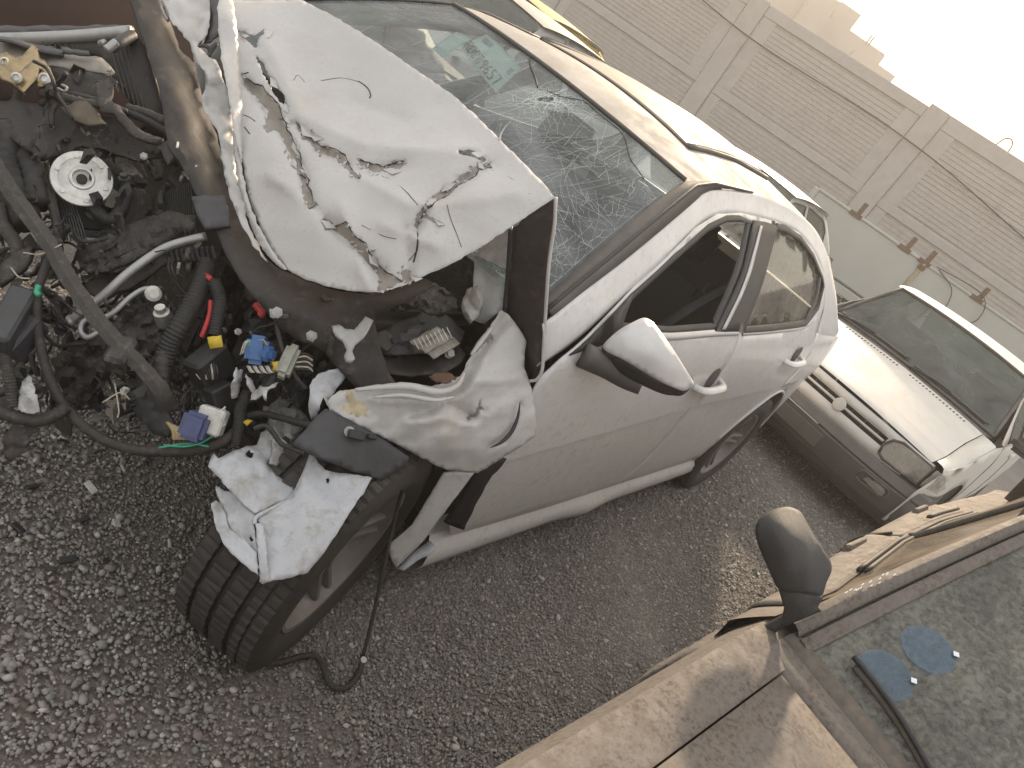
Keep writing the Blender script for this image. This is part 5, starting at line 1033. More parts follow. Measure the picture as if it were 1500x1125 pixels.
for k, (o_, t0) in enumerate([([(346, 538), (356, 542), (352, 560), (350, 582), (340, 584), (338, 566), (342, 550)], 1.585), ([(360, 548), (368, 556), (374, 570), (370, 576), (362, 564)], 1.585), ([(368, 580), (380, 566), (392, 562), (408, 560), (404, 566), (392, 572), (390, 588), (384, 578), (374, 586), (366, 586)], 1.595), ([(30, 568), (40, 548), (46, 552), (56, 590), (58, 604), (40, 606), (26, 600)], 1.56), ([(6, 640), (20, 620), (60, 628), (44, 640), (40, 660), (16, 676), (6, 668)], 1.60)]):
    sheet('foil_tape', o_, [(o_[0][0], o_[0][1], t0), (o_[2][0], o_[2][1], t0+.01), (o_[-2][0], o_[-2][1], t0-.008), (sum(p[0] for p in o_)/len(o_), sum(p[1] for p in o_)/len(o_), t0-.014)], M['foil' if k < 4 else 'hose'], bay, h=5, th=.002, rough=.006, scale=.25, seed=30+k, bjit=.8)
tube('corrugated_hose', pp([(346, 650, 1.63), (350, 620, 1.625), (352, 600, 1.62), (362, 574, 1.61)]), .012, M['rubber'], bay, n=9, rib=.005)
navy = bevel(box('fuse_connector', (.058, .052, .058), PX(288, 624, 1.60), (.25, -.45, .5), M['navy'], bay), .008, 2)
bevel(box('connector_body', (.036, .055, .055), PX(310, 616, 1.612), (.25, -.45, .5), M['conn'], navy), .004)
for i in range(7):
    y = 604+i*4; tube('pin', pp([(316, y, 1.60), (326, y-4, 1.605), (330, y-8, 1.61)]), .0022, M['conn'], navy, n=5)
for i in range(9):
    x = 244+i*2.2; tube('wire', pp([(x, 618+i, 1.60), (x+8, 630+i, 1.595), (x+10, 644, 1.60)]), .0024, M['wirew' if i % 2 else 'strap'], navy, n=5)
sheet('label', [(356, 618), (364, 614), (370, 616), (362, 624)], [(356, 618, 1.62), (370, 616, 1.625), (362, 624, 1.62)], M['yellow'], bay, h=6, th=.002)
box('relay', (.05, .04, .11), PX(328, 596, 1.66), (.5, .4, .2), M['black_pl'], bay, .004)
# white cast bracket, lamp remains and torn foam beside the fender
sheet('cast_bracket', [(487, 480), (498, 478), (506, 484), (518, 486), (528, 474), (534, 466), (546, 472), (540, 484), (532, 496), (520, 506), (516, 514), (520, 526), (514, 532), (506, 530), (504, 522), (508, 514), (502, 500), (492, 494)], [(487, 480, 1.575), (546, 472, 1.60), (514, 532, 1.56), (514, 494, 1.565)], mat('dull_cast_alloy', (.36, .36, .36), .5, .4, var=.2, vscale=40, grime=.8), bay, h=5, th=.014, bjit=.4)
sheet('lamp_shell', [(545, 500), (565, 486), (590, 470), (610, 458), (640, 452), (660, 466), (680, 486), (676, 500), (650, 514), (620, 518), (590, 520), (560, 518)], [(545, 500, 1.74), (610, 458, 1.82), (680, 486, 1.82), (650, 514, 1.78), (590, 520, 1.72), (610, 490, 1.74)], M['gray_pl'], bay, h=9, th=0.004, facet=22, rough=.014, scale=.09, folds=[([(560, 500), (610, 478), (650, 500)], -.02, 8)], seed=40)
for k_, (x0_, y0_, x1_, y1_) in enumerate(((600, 500, 640, 478), (612, 508, 652, 486), (624, 516, 664, 494))):
    sheet('lamp_lens', [(x0_, y0_), (x1_, y1_), (x1_+10, y1_+9), (x0_+11, y0_+10)], [(x0_, y0_, 1.70+.012*k_), (x1_, y1_, 1.735+.01*k_), (x0_+11, y0_+10, 1.715), (x1_+10, y1_+9, 1.745)], M['lamp'], bay, h=7, th=.004, jit=0, bjit=.6)
for k_ in range(9): tube('lamp_rib', pp([(606+k_*6, 498-k_*2.4, 1.695), (614+k_*6, 512-k_*2.2, 1.70)]), .0013, M['conn'], bay, n=4)
sheet('lamp_back', [(560, 480), (600, 466), (622, 474), (600, 492), (576, 504)], [(560, 480, 1.72), (622, 474, 1.76), (576, 504, 1.71)], M['black_pl'], bay, h=8, th=.006, facet=20)
sheet('lamp_vent', [(550, 488), (566, 484), (580, 504), (566, 516), (550, 506)], [(550, 488, 1.70), (580, 504, 1.72), (566, 516, 1.70)], M['hose'], bay, h=6, th=.01, rough=.006, scale=.3)
sheet('torn_foam', [(470, 436), (500, 434), (540, 432), (580, 424), (612, 418), (640, 416), (660, 430), (670, 452), (650, 460), (630, 462), (612, 452), (590, 456), (560, 452), (520, 450), (490, 448)], [(470, 436, 1.62), (580, 424, 1.69), (640, 416, 1.74), (670, 452, 1.77), (560, 452, 1.68), (620, 440, 1.70)], M['grease'], bay, h=7, th=0.008, facet=22, rough=.016, scale=.14, bjit=2.2, seed=42)
sheet('bumper_strip', [(466, 466), (476, 462), (484, 480), (488, 500), (486, 522), (480, 520), (482, 500), (476, 482)], [(466, 466, 1.61), (488, 500, 1.60), (482, 522, 1.61)], M['hose'], bay, h=6, th=.01)
# broken boxes at the left edge
bevel(box('torn_bracket', (.13, .05, .07), PX(18, 470, 1.56), (.2, .5, .9), M['gray_pl'], bay), .006)
bevel(box('torn_bracket', (.09, .05, .06), PX(30, 492, 1.58), (.2, .7, .6), M['gray_pl'], bay), .006)
sheet('torn_bracket', [(-6, 400), (20, 372), (50, 362), (44, 384), (30, 400), (0, 420)], [(-6, 400, 1.58), (50, 362, 1.59), (0, 420, 1.57)], M['grease'], bay, h=8, th=.01, rough=.008, scale=.1)
sheet('torn_guard', [(190, 576), (214, 560), (240, 590), (256, 620), (250, 640), (226, 636), (200, 606)], [(190, 576, 1.66), (240, 590, 1.66), (226, 636, 1.68)], M['gray_pl'], bay, h=8, th=0.006, facet=22, rough=.01, scale=.1)
sheet('torn_guard', [(150, 584), (190, 570), (206, 600), (170, 610)], [(150, 584, 1.72), (206, 600, 1.72), (170, 610, 1.73)], M['grease'], bay, h=8, th=0.006, facet=22, rough=.01, scale=.1)
# many small torn leads, clips and shards that fill the hollow
R = random.Random(21)
for i in range(90):
    x, y = R.uniform(-5, 480), R.uniform(110, 600)
    if y > 640-.0*x or (x > 250 and y < 380) or (x > 120 and y < 200): continue
    t0 = 1.74+R.uniform(0, .22); L = R.uniform(14, 60); a = R.uniform(0, 6.28); pts = [(x, y, t0)]
    for k in range(4):
        a += R.gauss(0, .5); x += math.cos(a)*L/4; y += math.sin(a)*L/4; pts.append((x, y, t0+R.gauss(0, .012)))
    tube('hose', pp(pts), R.choice((.003, .004, .006, .008, .012)), M[R.choice(('hose', 'rubber', 'hose', 'grease', 'gray_pl', 'beam'))], bay, n=6, sub=3)
for i in range(110):
    x, y = R.uniform(-5, 460), R.uniform(100, 590)
    if (x > 250 and y < 370) or (x > 120 and y < 180): continue
    t0 = 1.76+R.uniform(0, .25); s = R.uniform(7, 22); a0 = R.uniform(0, 6.28); n = R.randint(4, 6)
    pts = [(x+math.cos(a0+6.283*k/n)*s*R.uniform(.5, 1.2), y+math.sin(a0+6.283*k/n)*s*R.uniform(.5, 1.2)) for k in range(n)]
    P = [PX(px_, py_, t0+R.gauss(0, .02)) for px_, py_ in pts]; c = sum(P)/n+np.array([0, 0, R.uniform(.0, .02)])
    solid(recalc(mk('shard', P+[c], [(k, (k+1) % n, n) for k in range(n)], M[R.choice(('gray_pl', 'beam', 'grease', 'black_pl', 'hose'))], bay, smooth=False)), .003, 0)
for i in range(120):      # nearer tangle of thin leads
    x, y = R.choice(((40, 330), (120, 420), (260, 560), (180, 600), (60, 520), (380, 560), (200, 380), (420, 580), (90, 180), (30, 440)))
    x += R.gauss(0, 34); y += R.gauss(0, 34); t0 = 1.645+R.uniform(0, .10)
    if (x > 300 and y < 440) or y > 630 or (x > 200 and y < 300): continue
    a = R.uniform(0, 6.28); L = R.uniform(30, 110); pts = [(x, y, t0)]
    for k in range(5):
        a += R.gauss(0, .7); x += math.cos(a)*L/5; y += math.sin(a)*L/5; pts.append((x, y, t0+R.gauss(0, .015)))
    if max(p[1] for p in pts) > 650: continue
    tube('wire', pp(pts), R.choice((.0016, .002, .003, .004, .006)), M[R.choice(('rubber', 'hose', 'rubber', 'black_pl', 'hose'))], bay, n=5, sub=3, wob=0)
for i in range(70):
    x, y = R.choice(((20, 400), (30, 540), (110, 330), (60, 250), (20, 300), (120, 560), (200, 560), (260, 440), (420, 560), (350, 470), (180, 270)))
    x += R.gauss(0, 26); y += R.gauss(0, 26); t0 = 1.67+R.uniform(0, .12); s = R.uniform(8, 26); a0 = R.uniform(0, 6.28); n = R.randint(5, 8); el = R.uniform(.25, .8)
    if (x > 300 and y < 440) or y > 620: continue
    ca_, sa_ = math.cos(a0), math.sin(a0); pts = []
    for k in range(n):
        q1, q2 = math.cos(6.283*k/n)*s*R.uniform(.6, 1.2), math.sin(6.283*k/n)*s*el*R.uniform(.6, 1.2); pts.append((x+q1*ca_-q2*sa_, y+q1*sa_+q2*ca_))
    P = [PX(a_, b_, t0+R.gauss(0, .014)) for a_, b_ in pts]; c = sum(P)/n+np.array([.005, .005, R.uniform(.0, .015)])
    solid(recalc(mk('bracket', P+[c], [(k, (k+1) % n, n) for k in range(n)], M[R.choice(('gray_pl', 'beam', 'grease', 'black_pl', 'hose', 'primer'))], bay, smooth=False)), .003, 0)
for i in range(14):      # bolt heads and clips
    x, y = R.uniform(20, 440), R.uniform(220, 600)
    if x > 300 and y < 440: continue
    c_ = PX(x, y, R.uniform(1.66, 1.74)); r0_ = R.uniform(.005, .010); lathe('bolt', [(r0_*1.5, -.004), (r0_*1.5, 0), (r0_, .001), (r0_, r0_), (.0001, r0_)], axisM(c_, (R.gauss(.4, .3), R.gauss(.6, .3), .6)), M[R.choice(('cast', 'grease', 'silver'))], bay, 6)
for i in range(46):      # scraped bright tabs, clamps and clips
    x, y = R.uniform(0, 460), R.uniform(200, 610)
    if x > 300 and y < 440: continue
    t0 = 1.66+R.uniform(0, .08); L = R.uniform(6, 18); a0 = R.uniform(0, 6.28); wq = R.uniform(1.2, 3.5); dx, dy = math.cos(a0), math.sin(a0)
    P = [PX(x-dy*wq, y+dx*wq, t0), PX(x+dx*L*.5-dy*wq, y+dy*L*.5+dx*wq, t0-.008), PX(x+dx*L-dy*wq*.3, y+dy*L+dx*wq*.3, t0), PX(x+dx*L+dy*wq, y+dy*L-dx*wq, t0+.004), PX(x+dx*L*.5+dy*wq, y+dy*L*.5-dx*wq, t0-.006), PX(x+dy*wq, y-dx*wq, t0+.004)]
    solid(recalc(mk('metal_tab', P, [(0, 1, 4, 5), (1, 2, 3, 4)], M[R.choice(('cast', 'primer', 'cast', 'grease', 'gray_pl', 'silver'))], bay, smooth=False)), .002, 0)
fz = []
for i in range(260):      # frayed fibres on torn edges
    x, y = R.choice(((150, 205), (230, 480), (110, 590), (160, 350), (600, 440), (640, 440), (90, 345), (560, 440), (200, 236), (260, 335), (160, 120)))
    x += R.gauss(0, 16); y += R.gauss(0, 9); t0 = 1.655+.0002*x+R.gauss(0, .01); a = R.uniform(0, 6.28); L = R.uniform(5, 15)
    fz.append((pp([(x, y, t0), (x+math.cos(a)*L*.6, y+math.sin(a)*L*.6, t0-.006), (x+math.cos(a+.5)*L, y+math.sin(a+.5)*L, t0-.008)]), R.uniform(.0005, .0010)))
o = tubes('frayed_fibres', fz, M['hose'], bay, n=4, sub=2); o['kind'] = 'stuff'
# debris on the ground below
for i in range(26):
    x, y = R.uniform(0, 330), R.uniform(610, 860); p = PXz(x, y, .012); s = R.uniform(.006, .02)
    bevel(box('fallen_fragment', (s*2, s*R.uniform(.5, 1.2), s*.4), p, (R.uniform(-.3, .3), R.uniform(-.3, .3), R.uniform(0, 3)), M[R.choice(('gray_pl', 'conn', 'black_pl', 'grease', 'white_bent'))], bay), s*.1)
tube = _tube0
# ---------------------------------------------------------------- other cars: a common shell
def car_frame(x, y, yaw, zs=1.0):
    return Matrix.Translation((x, y, 0)) @ Matrix.Rotation(rad(yaw), 4, 'Z') @ Matrix.Diagonal((1, 1, zs, 1))
def build_car(T, p, paint, glassm, name, label, cat='car', group=None, bumper=None, frame=None):
    """u forward (nose at 0), v left, z up; p: proportions"""
    root = empty(name, tuple(T @ Vector((-2.0, 0, 0))), label, cat, group)
    W = lambda q: tuple(T @ Vector(tuple(map(float, q))))
    hw = p['hw']; belt = p['belt']; roofz = p['roof']; zk = [.15, .25, .45, .62, .8, belt, belt+.04, roofz-.06, roofz+.05]
    yk = [hw*.93, hw*.965, hw*.995, hw, hw*.99, hw*.965, hw*.945, hw*.70, hw*.60]
    zz = np.linspace(0, 1.7, 171); yy = np.convolve(np.pad(np.interp(zz, zk, yk), 6, mode='edge'), np.ones(13)/13, 'valid')
    Lc = p['L']
    def S(u, z): return float(np.interp(z, zz, yy)*np.interp(u, [-Lc, -Lc+.35, -Lc+.9, -.9, -.35, 0], [.86, .95, 1, 1, .96, .86]))
    hf, hr, wt, rr, rb, tl = p['hood_f'], p['hood_r'], p['ws_t'], p['roof_r'], p['rw_b'], p['tail']     # (u, z) of the profile
    def strip(nm, pts, mt, crown=.03, n=13, inset=0.0, parent=None):
        rows = []
        for (u, z, w_) in pts: rows.append([W((u+.05*(1-v*v)*p.get('bow', 1.0), v*(w_-inset), z+crown*(1-v*v))) for v in np.linspace(-1, 1, n)])
        return recalc(grid(nm, rows, mt, parent or root))
    we = lambda u, z: S(u, z)
    mid = ((hf[0]+hr[0])/2, (hf[1]+hr[1])/2+.025)
    he = hw*.80
    hood = strip('bonnet', [(hf[0]+.015, hf[1]-.02, he*.985), (hf[0]-.03, hf[1]+.006, he), (hf[0]-.2, hf[1]+.035, he), (mid[0], mid[1]+.01, he), (hr[0]+.02, hr[1], he*1.0)], paint, .03)
    wsb, wst = p.get('wsw', (hw*.86, hw*.70))
    screen = strip('windscreen', [((hr[0]-.06)*(1-b)+wt[0]*b, (hr[1]+.015)*(1-b)+wt[1]*b+.02*b*(1-b), wsb*(1-b)+wst*b) for b in np.linspace(0, 1, 7)], glassm, .03)
    strip('cowl', [(hr[0]+.02, hr[1]-.004, he), (hr[0]-.05, hr[1]+.008, wsb)], M['trim'], .03)
    rz = [(wt[0]+.01, wt[1]+.004, wst+.02)]+[(wt[0]*(1-k)+rr[0]*k, (wt[1]*(1-k)+rr[1]*k)+.045*math.sin(math.pi*min(1, k*1.0))**.6+.002, (wst+.035)) for k in np.linspace(.06, 1, 12)]
    strip('roof', rz, paint, .032, 17)
    strip('rear_screen', [(rr[0]*(1-b)+rb[0]*b, (rr[1]*(1-b)+rb[1]*b), wst*(1-b)+hw*.80*b) for b in np.linspace(0, 1, 6)], glassm, .03)
    strip('tailgate', [(rb[0], rb[1], hw*.84), (tl[0]+.08, tl[1]+.03, hw*.85), (tl[0], tl[1]-.05, hw*.85), (tl[0]-.02, .50, hw*.86)], paint, .02)
    strip('rear_bumper', [(tl[0]-.02, .52, hw*.88), (tl[0]-.06, .48, hw*.88), (tl[0]-.06, .28, hw*.87), (tl[0]+.02, .2, hw*.85)], bumper or paint, .0)
    for s in (1, -1):
        def sheetS(nm, outline, holes, mt, h=.07, parent=None, off=0.0):
            P2, F, fm, _ = cdt(outline, h, holes); o = recalc(mk(nm, [W((u, s*(S(u, z)+off), z)) for u, z in P2], F, mt, parent or root)); return o
        ra, wr = p['wheel_r']+.055, p['wheel_r']
        def archp(uc): return [(uc+ra*math.cos(a), wr+ra*math.sin(a)) for a in np.linspace(rad(-14), rad(194), 18)]
        fa, rb_ = archp(p['fw']), archp(p['rw'])
        lower = [(-.05, .24)]+fa+rb_+[(tl[0]+.04, .24), (tl[0]+.0, .5), (tl[0]+.01, tl[1]-.06), (rb[0], rb[1]-.005)]
        cd_u = hr[0]-.05
        # body below the belt
        solid(sheetS('body_side', lower+[(rb[0]+.2, belt), (cd_u-.2, belt), (hr[0]+.05, hr[1]-.01), (mid[0], mid[1]-.005), (hf[0]-.02, hf[1]-.01), (-.03, .52)], [], paint), .004, 0)
        # wing top: from the bonnet edge over to the flank
        rows = []
        for k in np.linspace(0, 1, 12):
            if k < .5: q = k*2; u = hf[0]*(1-q)+mid[0]*q; z = hf[1]*(1-q)+mid[1]*q
            else: q = (k-.5)*2; u = mid[0]*(1-q)+(hr[0]+.02)*q; z = mid[1]*(1-q)+hr[1]*q
            zi = np.interp(u, [hr[0]+.02, mid[0], hf[0]-.2, hf[0]-.03], [hr[1], mid[1]+.01, hf[1]+.035, hf[1]+.006]); so_ = S(u, z-.012)
            rows.append([W((u, s*(he+.004), zi-.02)), W((u, s*(he+.006), zi-.001)), W((u, s*(he*.45+so_*.55), zi+.002-.006)), W((u, s*(he*.15+so_*.85), z*.4+zi*.6-.010)), W((u, s*so_, z-.03))])
        recalc(grid('wing', rows, paint, root))
        # glasshouse with two window openings
        zt = lambda u: float(np.interp(u, [rb[0], rr[0], (rr[0]+wt[0])/2, wt[0], cd_u], [rb[1]+.02, rr[1]-.005, max(rr[1], wt[1])+.035, wt[1]-.005, hr[1]+.02]))
        top = [(u, zt(u)) for u in np.linspace(cd_u, rb[0], 26)]
        bx_ = p.get('bpil', (wt[0]+rr[0])/2+.1)
        def win(u0, u1):
            t_ = [(u, min(zt(u)-.055, zt(u+.05)-.055, zt(u-.05)-.055)) for u in np.linspace(u0, u1, 12)]
            t_ = [(u, max(z, belt+.035)) for u, z in t_]; return t_+[(u1, belt+.03), (u0, belt+.03)]
        w1 = win(cd_u-.30, bx_+.05); w2 = win(bx_-.05, p.get('wend', rr[0]-.12))
        gh = solid(sheetS('window_frame', [(cd_u-.2, belt+.002)]+[(cd_u-.02, hr[1]+.012)]+top[1:-1]+[(rb[0]+.02, rb[1]+.01), (rb[0]+.2, belt+.002)], [w1, w2], frame or paint, .06), .004, 0)
        for wq in (w1, w2):
            sheetS('window_pane', wq, [], glassm, .1, gh, -.006)
            pts = [W((u, s*(S(u, z)+.002), z)) for u, z in wq+wq[:1]]; tube('window_seal', pts, .009, M['trim'], gh, n=5, smooth=False, cap=False)
        tube('door_gap', [W((bx_, s*(S(bx_, z)+.0015), z)) for z in np.linspace(.26, belt, 6)], .004, M['dark'], root, n=4)
        tube('door_gap', [W((cd_u-.10-.1*(z > .7), s*(S(cd_u, z)+.0015), z)) for z in np.linspace(.26, belt, 6)], .004, M['dark'], root, n=4)
        for du in (.14, -.62):
            hx = bx_+du; bevel(box('door_handle', (.17, .03, .035), W((hx, s*(S(hx, belt-.10)+.012), belt-.10)), (0, 0, math.atan2(T[1][0], T[0][0])), paint if not frame else M['trim'], root), .01)
        tube('arch_liner', [W((u, s*(S(u, z)-.10), z)) for u, z in fa], .09, M['dark'], root, n=7, sub=1)
        tube('arch_liner', [W((u, s*(S(u, z)-.10), z)) for u, z in rb_], .09, M['dark'], root, n=7, sub=1)
        for uc in (p['fw'], p['rw']):
            c = T @ Vector((uc, s*(hw-.12), wr)); make_wheel((c[0], c[1], wr), math.degrees(math.atan2(T[1][0], T[0][0])), root, R=wr, wd=.17, tread=False, rimr=wr*.62, outer=s)
        mrr = bevel(box('door_mirror', (.09, .17, .11), W((cd_u-.28, s*(hw*.96+.08), belt+.07)), (0, 0, math.atan2(T[1][0], T[0][0])+.2*s), M['mirror_pl'], root), .035, 3)
        bevel(box('tail_lamp', (.06, .17, .2), W((tl[0]+.0, s*hw*.73, tl[1]-.15)), (0, 0, math.atan2(T[1][0], T[0][0])), M['red'], root), .02, 2)
    strip('underbody', [(-.10, .22, hw*.8), (tl[0]+.1, .22, hw*.8)], M['dark'], 0)
    rows = [[W((u, v*hw*.8, z)) for v in np.linspace(-1, 1, 5)] for u, z in ((hr[0]-.1, hr[1]-.04), (hr[0]-.5, hr[1]-.02), (hr[0]-.6, .5))]
    recalc(grid('dashboard', rows, M['gray_pl'], root))
    for (u, v) in ((wt[0]-.45, .36), (wt[0]-.45, -.36)):
        bevel(box('seat', (.14, .48, .75), W((u, v, .78)), (0, rad(-12), math.atan2(T[1][0], T[0][0])), M['seat'], root), .05, 3)
    bevel(box('seat', (.14, 1.2, .6), W((rr[0]+.1, 0, .75)), (0, rad(-14), math.atan2(T[1][0], T[0][0])), M['seat'], root), .05, 3)
    return root, W, S
HB = dict(hw=.80, L=3.9, belt=.93, roof=1.42, hood_f=(-.13, .735), hood_r=(-.94, .945), ws_t=(-1.52, 1.375), roof_r=(-2.75, 1.37), rw_b=(-3.35, .98), tail=(-3.82, .92), wheel_r=.28, fw=-.72, rw=-3.05, wsw=(.70, .575), bpil=-2.05)
# ---------------------------------------------------------------- dusty white hatchback behind the sedan
Th = car_frame(-4.043, .933, -6.03, .945)
hatch, W, S = build_car(Th, HB, M['hatch'], M['hatch_glass'], 'parked_hatchback', 'dusty white boxy hatchback with grey bumper parked behind the wrecked sedan', 'car', bumper=M['hatch_bump'])
hz_ = math.atan2(Th[1][0], Th[0][0])
def fr(v, z, o=0.0):    # nose surface in plan
    return W((-.02-.13*abs(v/.78)**3.2+o-.10*max(0, (z-.5))*1.2, v, z))
gr = [(-.37, .596), (.37, .596), (.37, .665), (-.37, .665)]
P2, F, fm, _ = cdt([(-.56, .53), (-.40, .515), (.40, .515), (.56, .53), (.66, .712), (.3, .726), (-.3, .726), (-.66, .712)], .05, [gr])
fas = solid(recalc(mk('grille_panel', [fr(v, z) for v, z in P2], F, M['hatch'], hatch)), .006, 0)
rows = [[fr(v, z, -.05) for v in np.linspace(-.38, .38, 9)] for z in (.56, .62, .675)]; recalc(grid('grille_back', rows, M['dark'], fas))
tube('grille_bar', [fr(v, .630, -.004) for v in np.linspace(-.36, .36, 11)], .009, M['hatch'], fas, n=8)
for v in np.linspace(-.30, .30, 7): tube('grille_slat', [fr(v, .598, -.018), fr(v, .664, -.018)], .004, M['trim'], fas, n=5, smooth=False)
cE = fr(0.02, .630, .012); lathe('badge', [(.040, -.012), (.043, .0), (.039, .008), (.0001, .012)], axisM(cE, (math.cos(hz_), math.sin(hz_), .1)), M['hatch'], fas, 24)
for s in (1, -1):
    lo = [(.39*s, .560), (.43*s, .545), (.66*s, .550), (.665*s, .695), (.45*s, .705), (.40*s, .68), (.375*s, .62)]
    P2, F, fm, _ = cdt(lo, .05); lamp = recalc(mk('headlamp', [fr(v, z, .014) for v, z in P2], F, M['lamp'], hatch))
    grid('reflector', [[fr(v*s, z, -.05) for v in np.linspace(.40, .66, 5)] for z in (.55, .62, .69)], M['lamp_in'], lamp)
    tube('lamp_rim', [fr(v, z, .012) for v, z in lo+lo[:1]], .009, M['trim'], lamp, n=6, smooth=False)
    P2, F, fm, _ = cdt([(.675*s, .56), (.775*s, .575), (.785*s, .64), (.74*s, .695), (.68*s, .70)], .04); il = recalc(mk('indicator', [fr(v, z, .016) for v, z in P2], F, M['lamp'], hatch))
    grid('reflector', [[fr(v*s, z, -.03) for v in np.linspace(.68, .76, 4)] for z in (.575, .63, .69)], M['silver'], il)
    bevel(box('bumper_lamp', (.03, .17, .055), fr(.50*s, .385, .052), (0, 0, hz_-s*.15), M['primer'], hatch), .012, 2)
    tube('bumper_lamp_rim', [fr((.50+.10*a_)*s,   .385+.038*b_, .062) for a_, b_ in ((-1, -.6), (-.8, -1), (.8, -1), (1, -.6), (1, .6), (.8, 1), (-.8, 1), (-1, .6), (-1, -.6))], .006, M['hatch_bump'], hatch, n=6, smooth=False)
rows = []
for z, o in ((.525, -.03), (.515, .03), (.46, .055), (.445, .045), (.435, .055), (.30, .04), (.27, .02)): rows.append([fr(v, z, o) for v in np.linspace(-.785, .785, 25)])
for r_ in rows: pass
bmp = sharp(recalc(grid('front_bumper', rows, M['hatch_bump'], hatch)), 50)
rows = [[fr(v, z, o) for v in np.linspace(-.76, .76, 21)] for z, o in ((.275, .01), (.24, .0), (.20, -.03), (.17, -.10))]; recalc(grid('valance', rows, M['trim'], hatch))
tube('bumper_strip', [fr(v, .45, .056) for v in np.linspace(-.6, .02, 10)], .006, M['silver_far'], bmp, n=5)
bevel(box('plate', (.012, .50, .10), fr(-.15, .36, .052), (0, 0, hz_), M['hatch_bump'], bmp), .004)
for s in (1, -1):      # corner returns of the bumper along the wings
    rows = [[W((-.14-.35*k, s*(S(-.14-.35*k, z)+.012), z)) for k in np.linspace(0, 1, 7)] for z in (.52, .44, .28, .2)]; recalc(grid('bumper_corner', rows, M['hatch_bump'], bmp))
def hoodp(u, v, l): 
    z = np.interp(u, [-.94, -.53, -.33, -.13], [.945, .875, .775, .741])+.03*(1-(v/.64)**2)+l; return W((u+.05*(1-(v/.64)**2), v, z))
def hood_z(u, v): return .945+.03*(1-(v/.64)**2)
for v in np.arange(-.50, .52, .028):
    if abs(v) < .05: continue
    bevel(box('vent_slot', (.05, .011, .006), W((-.872+.05*(1-(v/.64)**2), v, .934+.03*(1-(v/.64)**2))), (0, rad(4), hz_), M['dark'], hatch), .001)
def wsp(v, b, l=.012):
    u = (-.94-.06)*(1-b)-1.52*b+.05*(1-v*v); z = .960*(1-b)+1.375*b+.02*b*(1-b)+.03*(1-v*v)+l; w_ = .70*(1-b)+.575*b; return W((u+l*.6, v*w_, z))
for v0, v1 in ((.02, .86), (-.92, -.10)):
    wp_ = tube('wiper', [wsp(v0, .03, .02), wsp(v0*.7+v1*.3, .045, .022), wsp(v0*.4+v1*.6, .05, .02), wsp(v1, .06, .016)], .008, M['trim'], hatch, n=6)
    tube('wiper_arm', [wsp(v0-.03, -.02, .015), wsp(v0*.75+v1*.25, .02, .03), wsp((v0+v1)/2, .045, .026)], .009, M['black_pl'], wp_, n=6)
    tube('wiper_blade', [wsp(v0+.02, .055, .012), wsp((v0+v1)/2, .075, .012), wsp(v1+.03, .08, .012)], .006, M['black_pl'], wp_, n=5)
for s in (1, -1): tube('screen_seal', [wsp(s*.985, b, .004) for b in np.linspace(0, 1, 8)], .013, M['trim'], hatch, n=6, sub=1)
tube('screen_seal', [wsp(v, 1.0, .004) for v in np.linspace(-.98, .98, 12)], .012, M['trim'], hatch, n=6, sub=1); tube('screen_seal', [wsp(v, 0.0, .006) for v in np.linspace(-.98, .98, 12)], .012, M['trim'], hatch, n=6, sub=1)
# ---------------------------------------------------------------- cars further back
SD = dict(hw=.82, L=4.4, belt=.95, roof=1.42, hood_f=(-.12, .74), hood_r=(-1.12, .95), ws_t=(-1.75, 1.37), roof_r=(-2.95, 1.36), rw_b=(-3.55, 1.03), tail=(-4.3, .98), wheel_r=.30, fw=-.85, rw=-3.40, bpil=-2.2)
build_car(car_frame(1.15, -2.42, -3), dict(HB, hw=.82), M['maroon'], M['side_glass'], 'parked_car', 'dark maroon car parked on the far side of the wreck', 'car', 'cars parked beyond the wreck', bumper=M['trim'])
build_car(car_frame(-2.55, -3.40, -2, 1.0), SD, M['greycar'], M['hatch_glass'], 'parked_car', 'dull grey car with see through windows behind the maroon car', 'car', 'cars parked beyond the wreck')
build_car(car_frame(-4.55, -4.75, 0, 1.02), HB, M['yellowcar'], M['hatch_glass'], 'parked_car', 'yellow car peeping out behind the dull grey car', 'car', 'cars parked beyond the wreck')
build_car(car_frame(-5.9, -1.85, -3, .975), HB, M['silver_far'], M['hatch_glass'], 'parked_car', 'silver car behind the wrecked sedan beside the truck bed', 'car', 'cars parked beyond the wreck')
# ---------------------------------------------------------------- flat-bed truck body by the wall
tb = empty('truck_bed', tuple(PXz(1290, 380, 0)), 'grey green steel truck bed with rusty hinges standing by the wall', 'truck bed')
def tpl(x, y): return PXax(x, y, 0, -10.2)
a = PX(1203, 277, 11.3); b = PX(1352, 389, 11.3); zt_ = (a[2]+b[2])/2; d = b-a; d[2] = 0; Ld = np.linalg.norm(d); d /= Ld; nn = np.array([d[1], -d[0], 0]); nn = nn if nn@(CP-a) > 0 else -nn
def bedp(s, o, z): return np.array([a[0], a[1], 0])+d*s+nn*o+np.array([0, 0, z])
def bbox(nm, s0, s1, o0, o1, z0, z1, mt, parent=tb, bev=.01):
    v = [bedp(s, o, z) for s in (s0, s1) for o in (o0, o1) for z in (z0, z1)]
    o_ = recalc(mk(nm, v, [(0, 1, 3, 2), (4, 6, 7, 5), (0, 4, 5, 1), (2, 3, 7, 6), (0, 2, 6, 4), (1, 5, 7, 3)], mt, parent, smooth=False)); bevel(o_, bev); return o_
z0_ = zt_-.86
bbox('side_board', 0, Ld-.03, -.03, 0, z0_, zt_, M['bed']); bbox('side_board', Ld+.03, Ld+2.4, -.03, 0, z0_, zt_-.01, M['bed'])
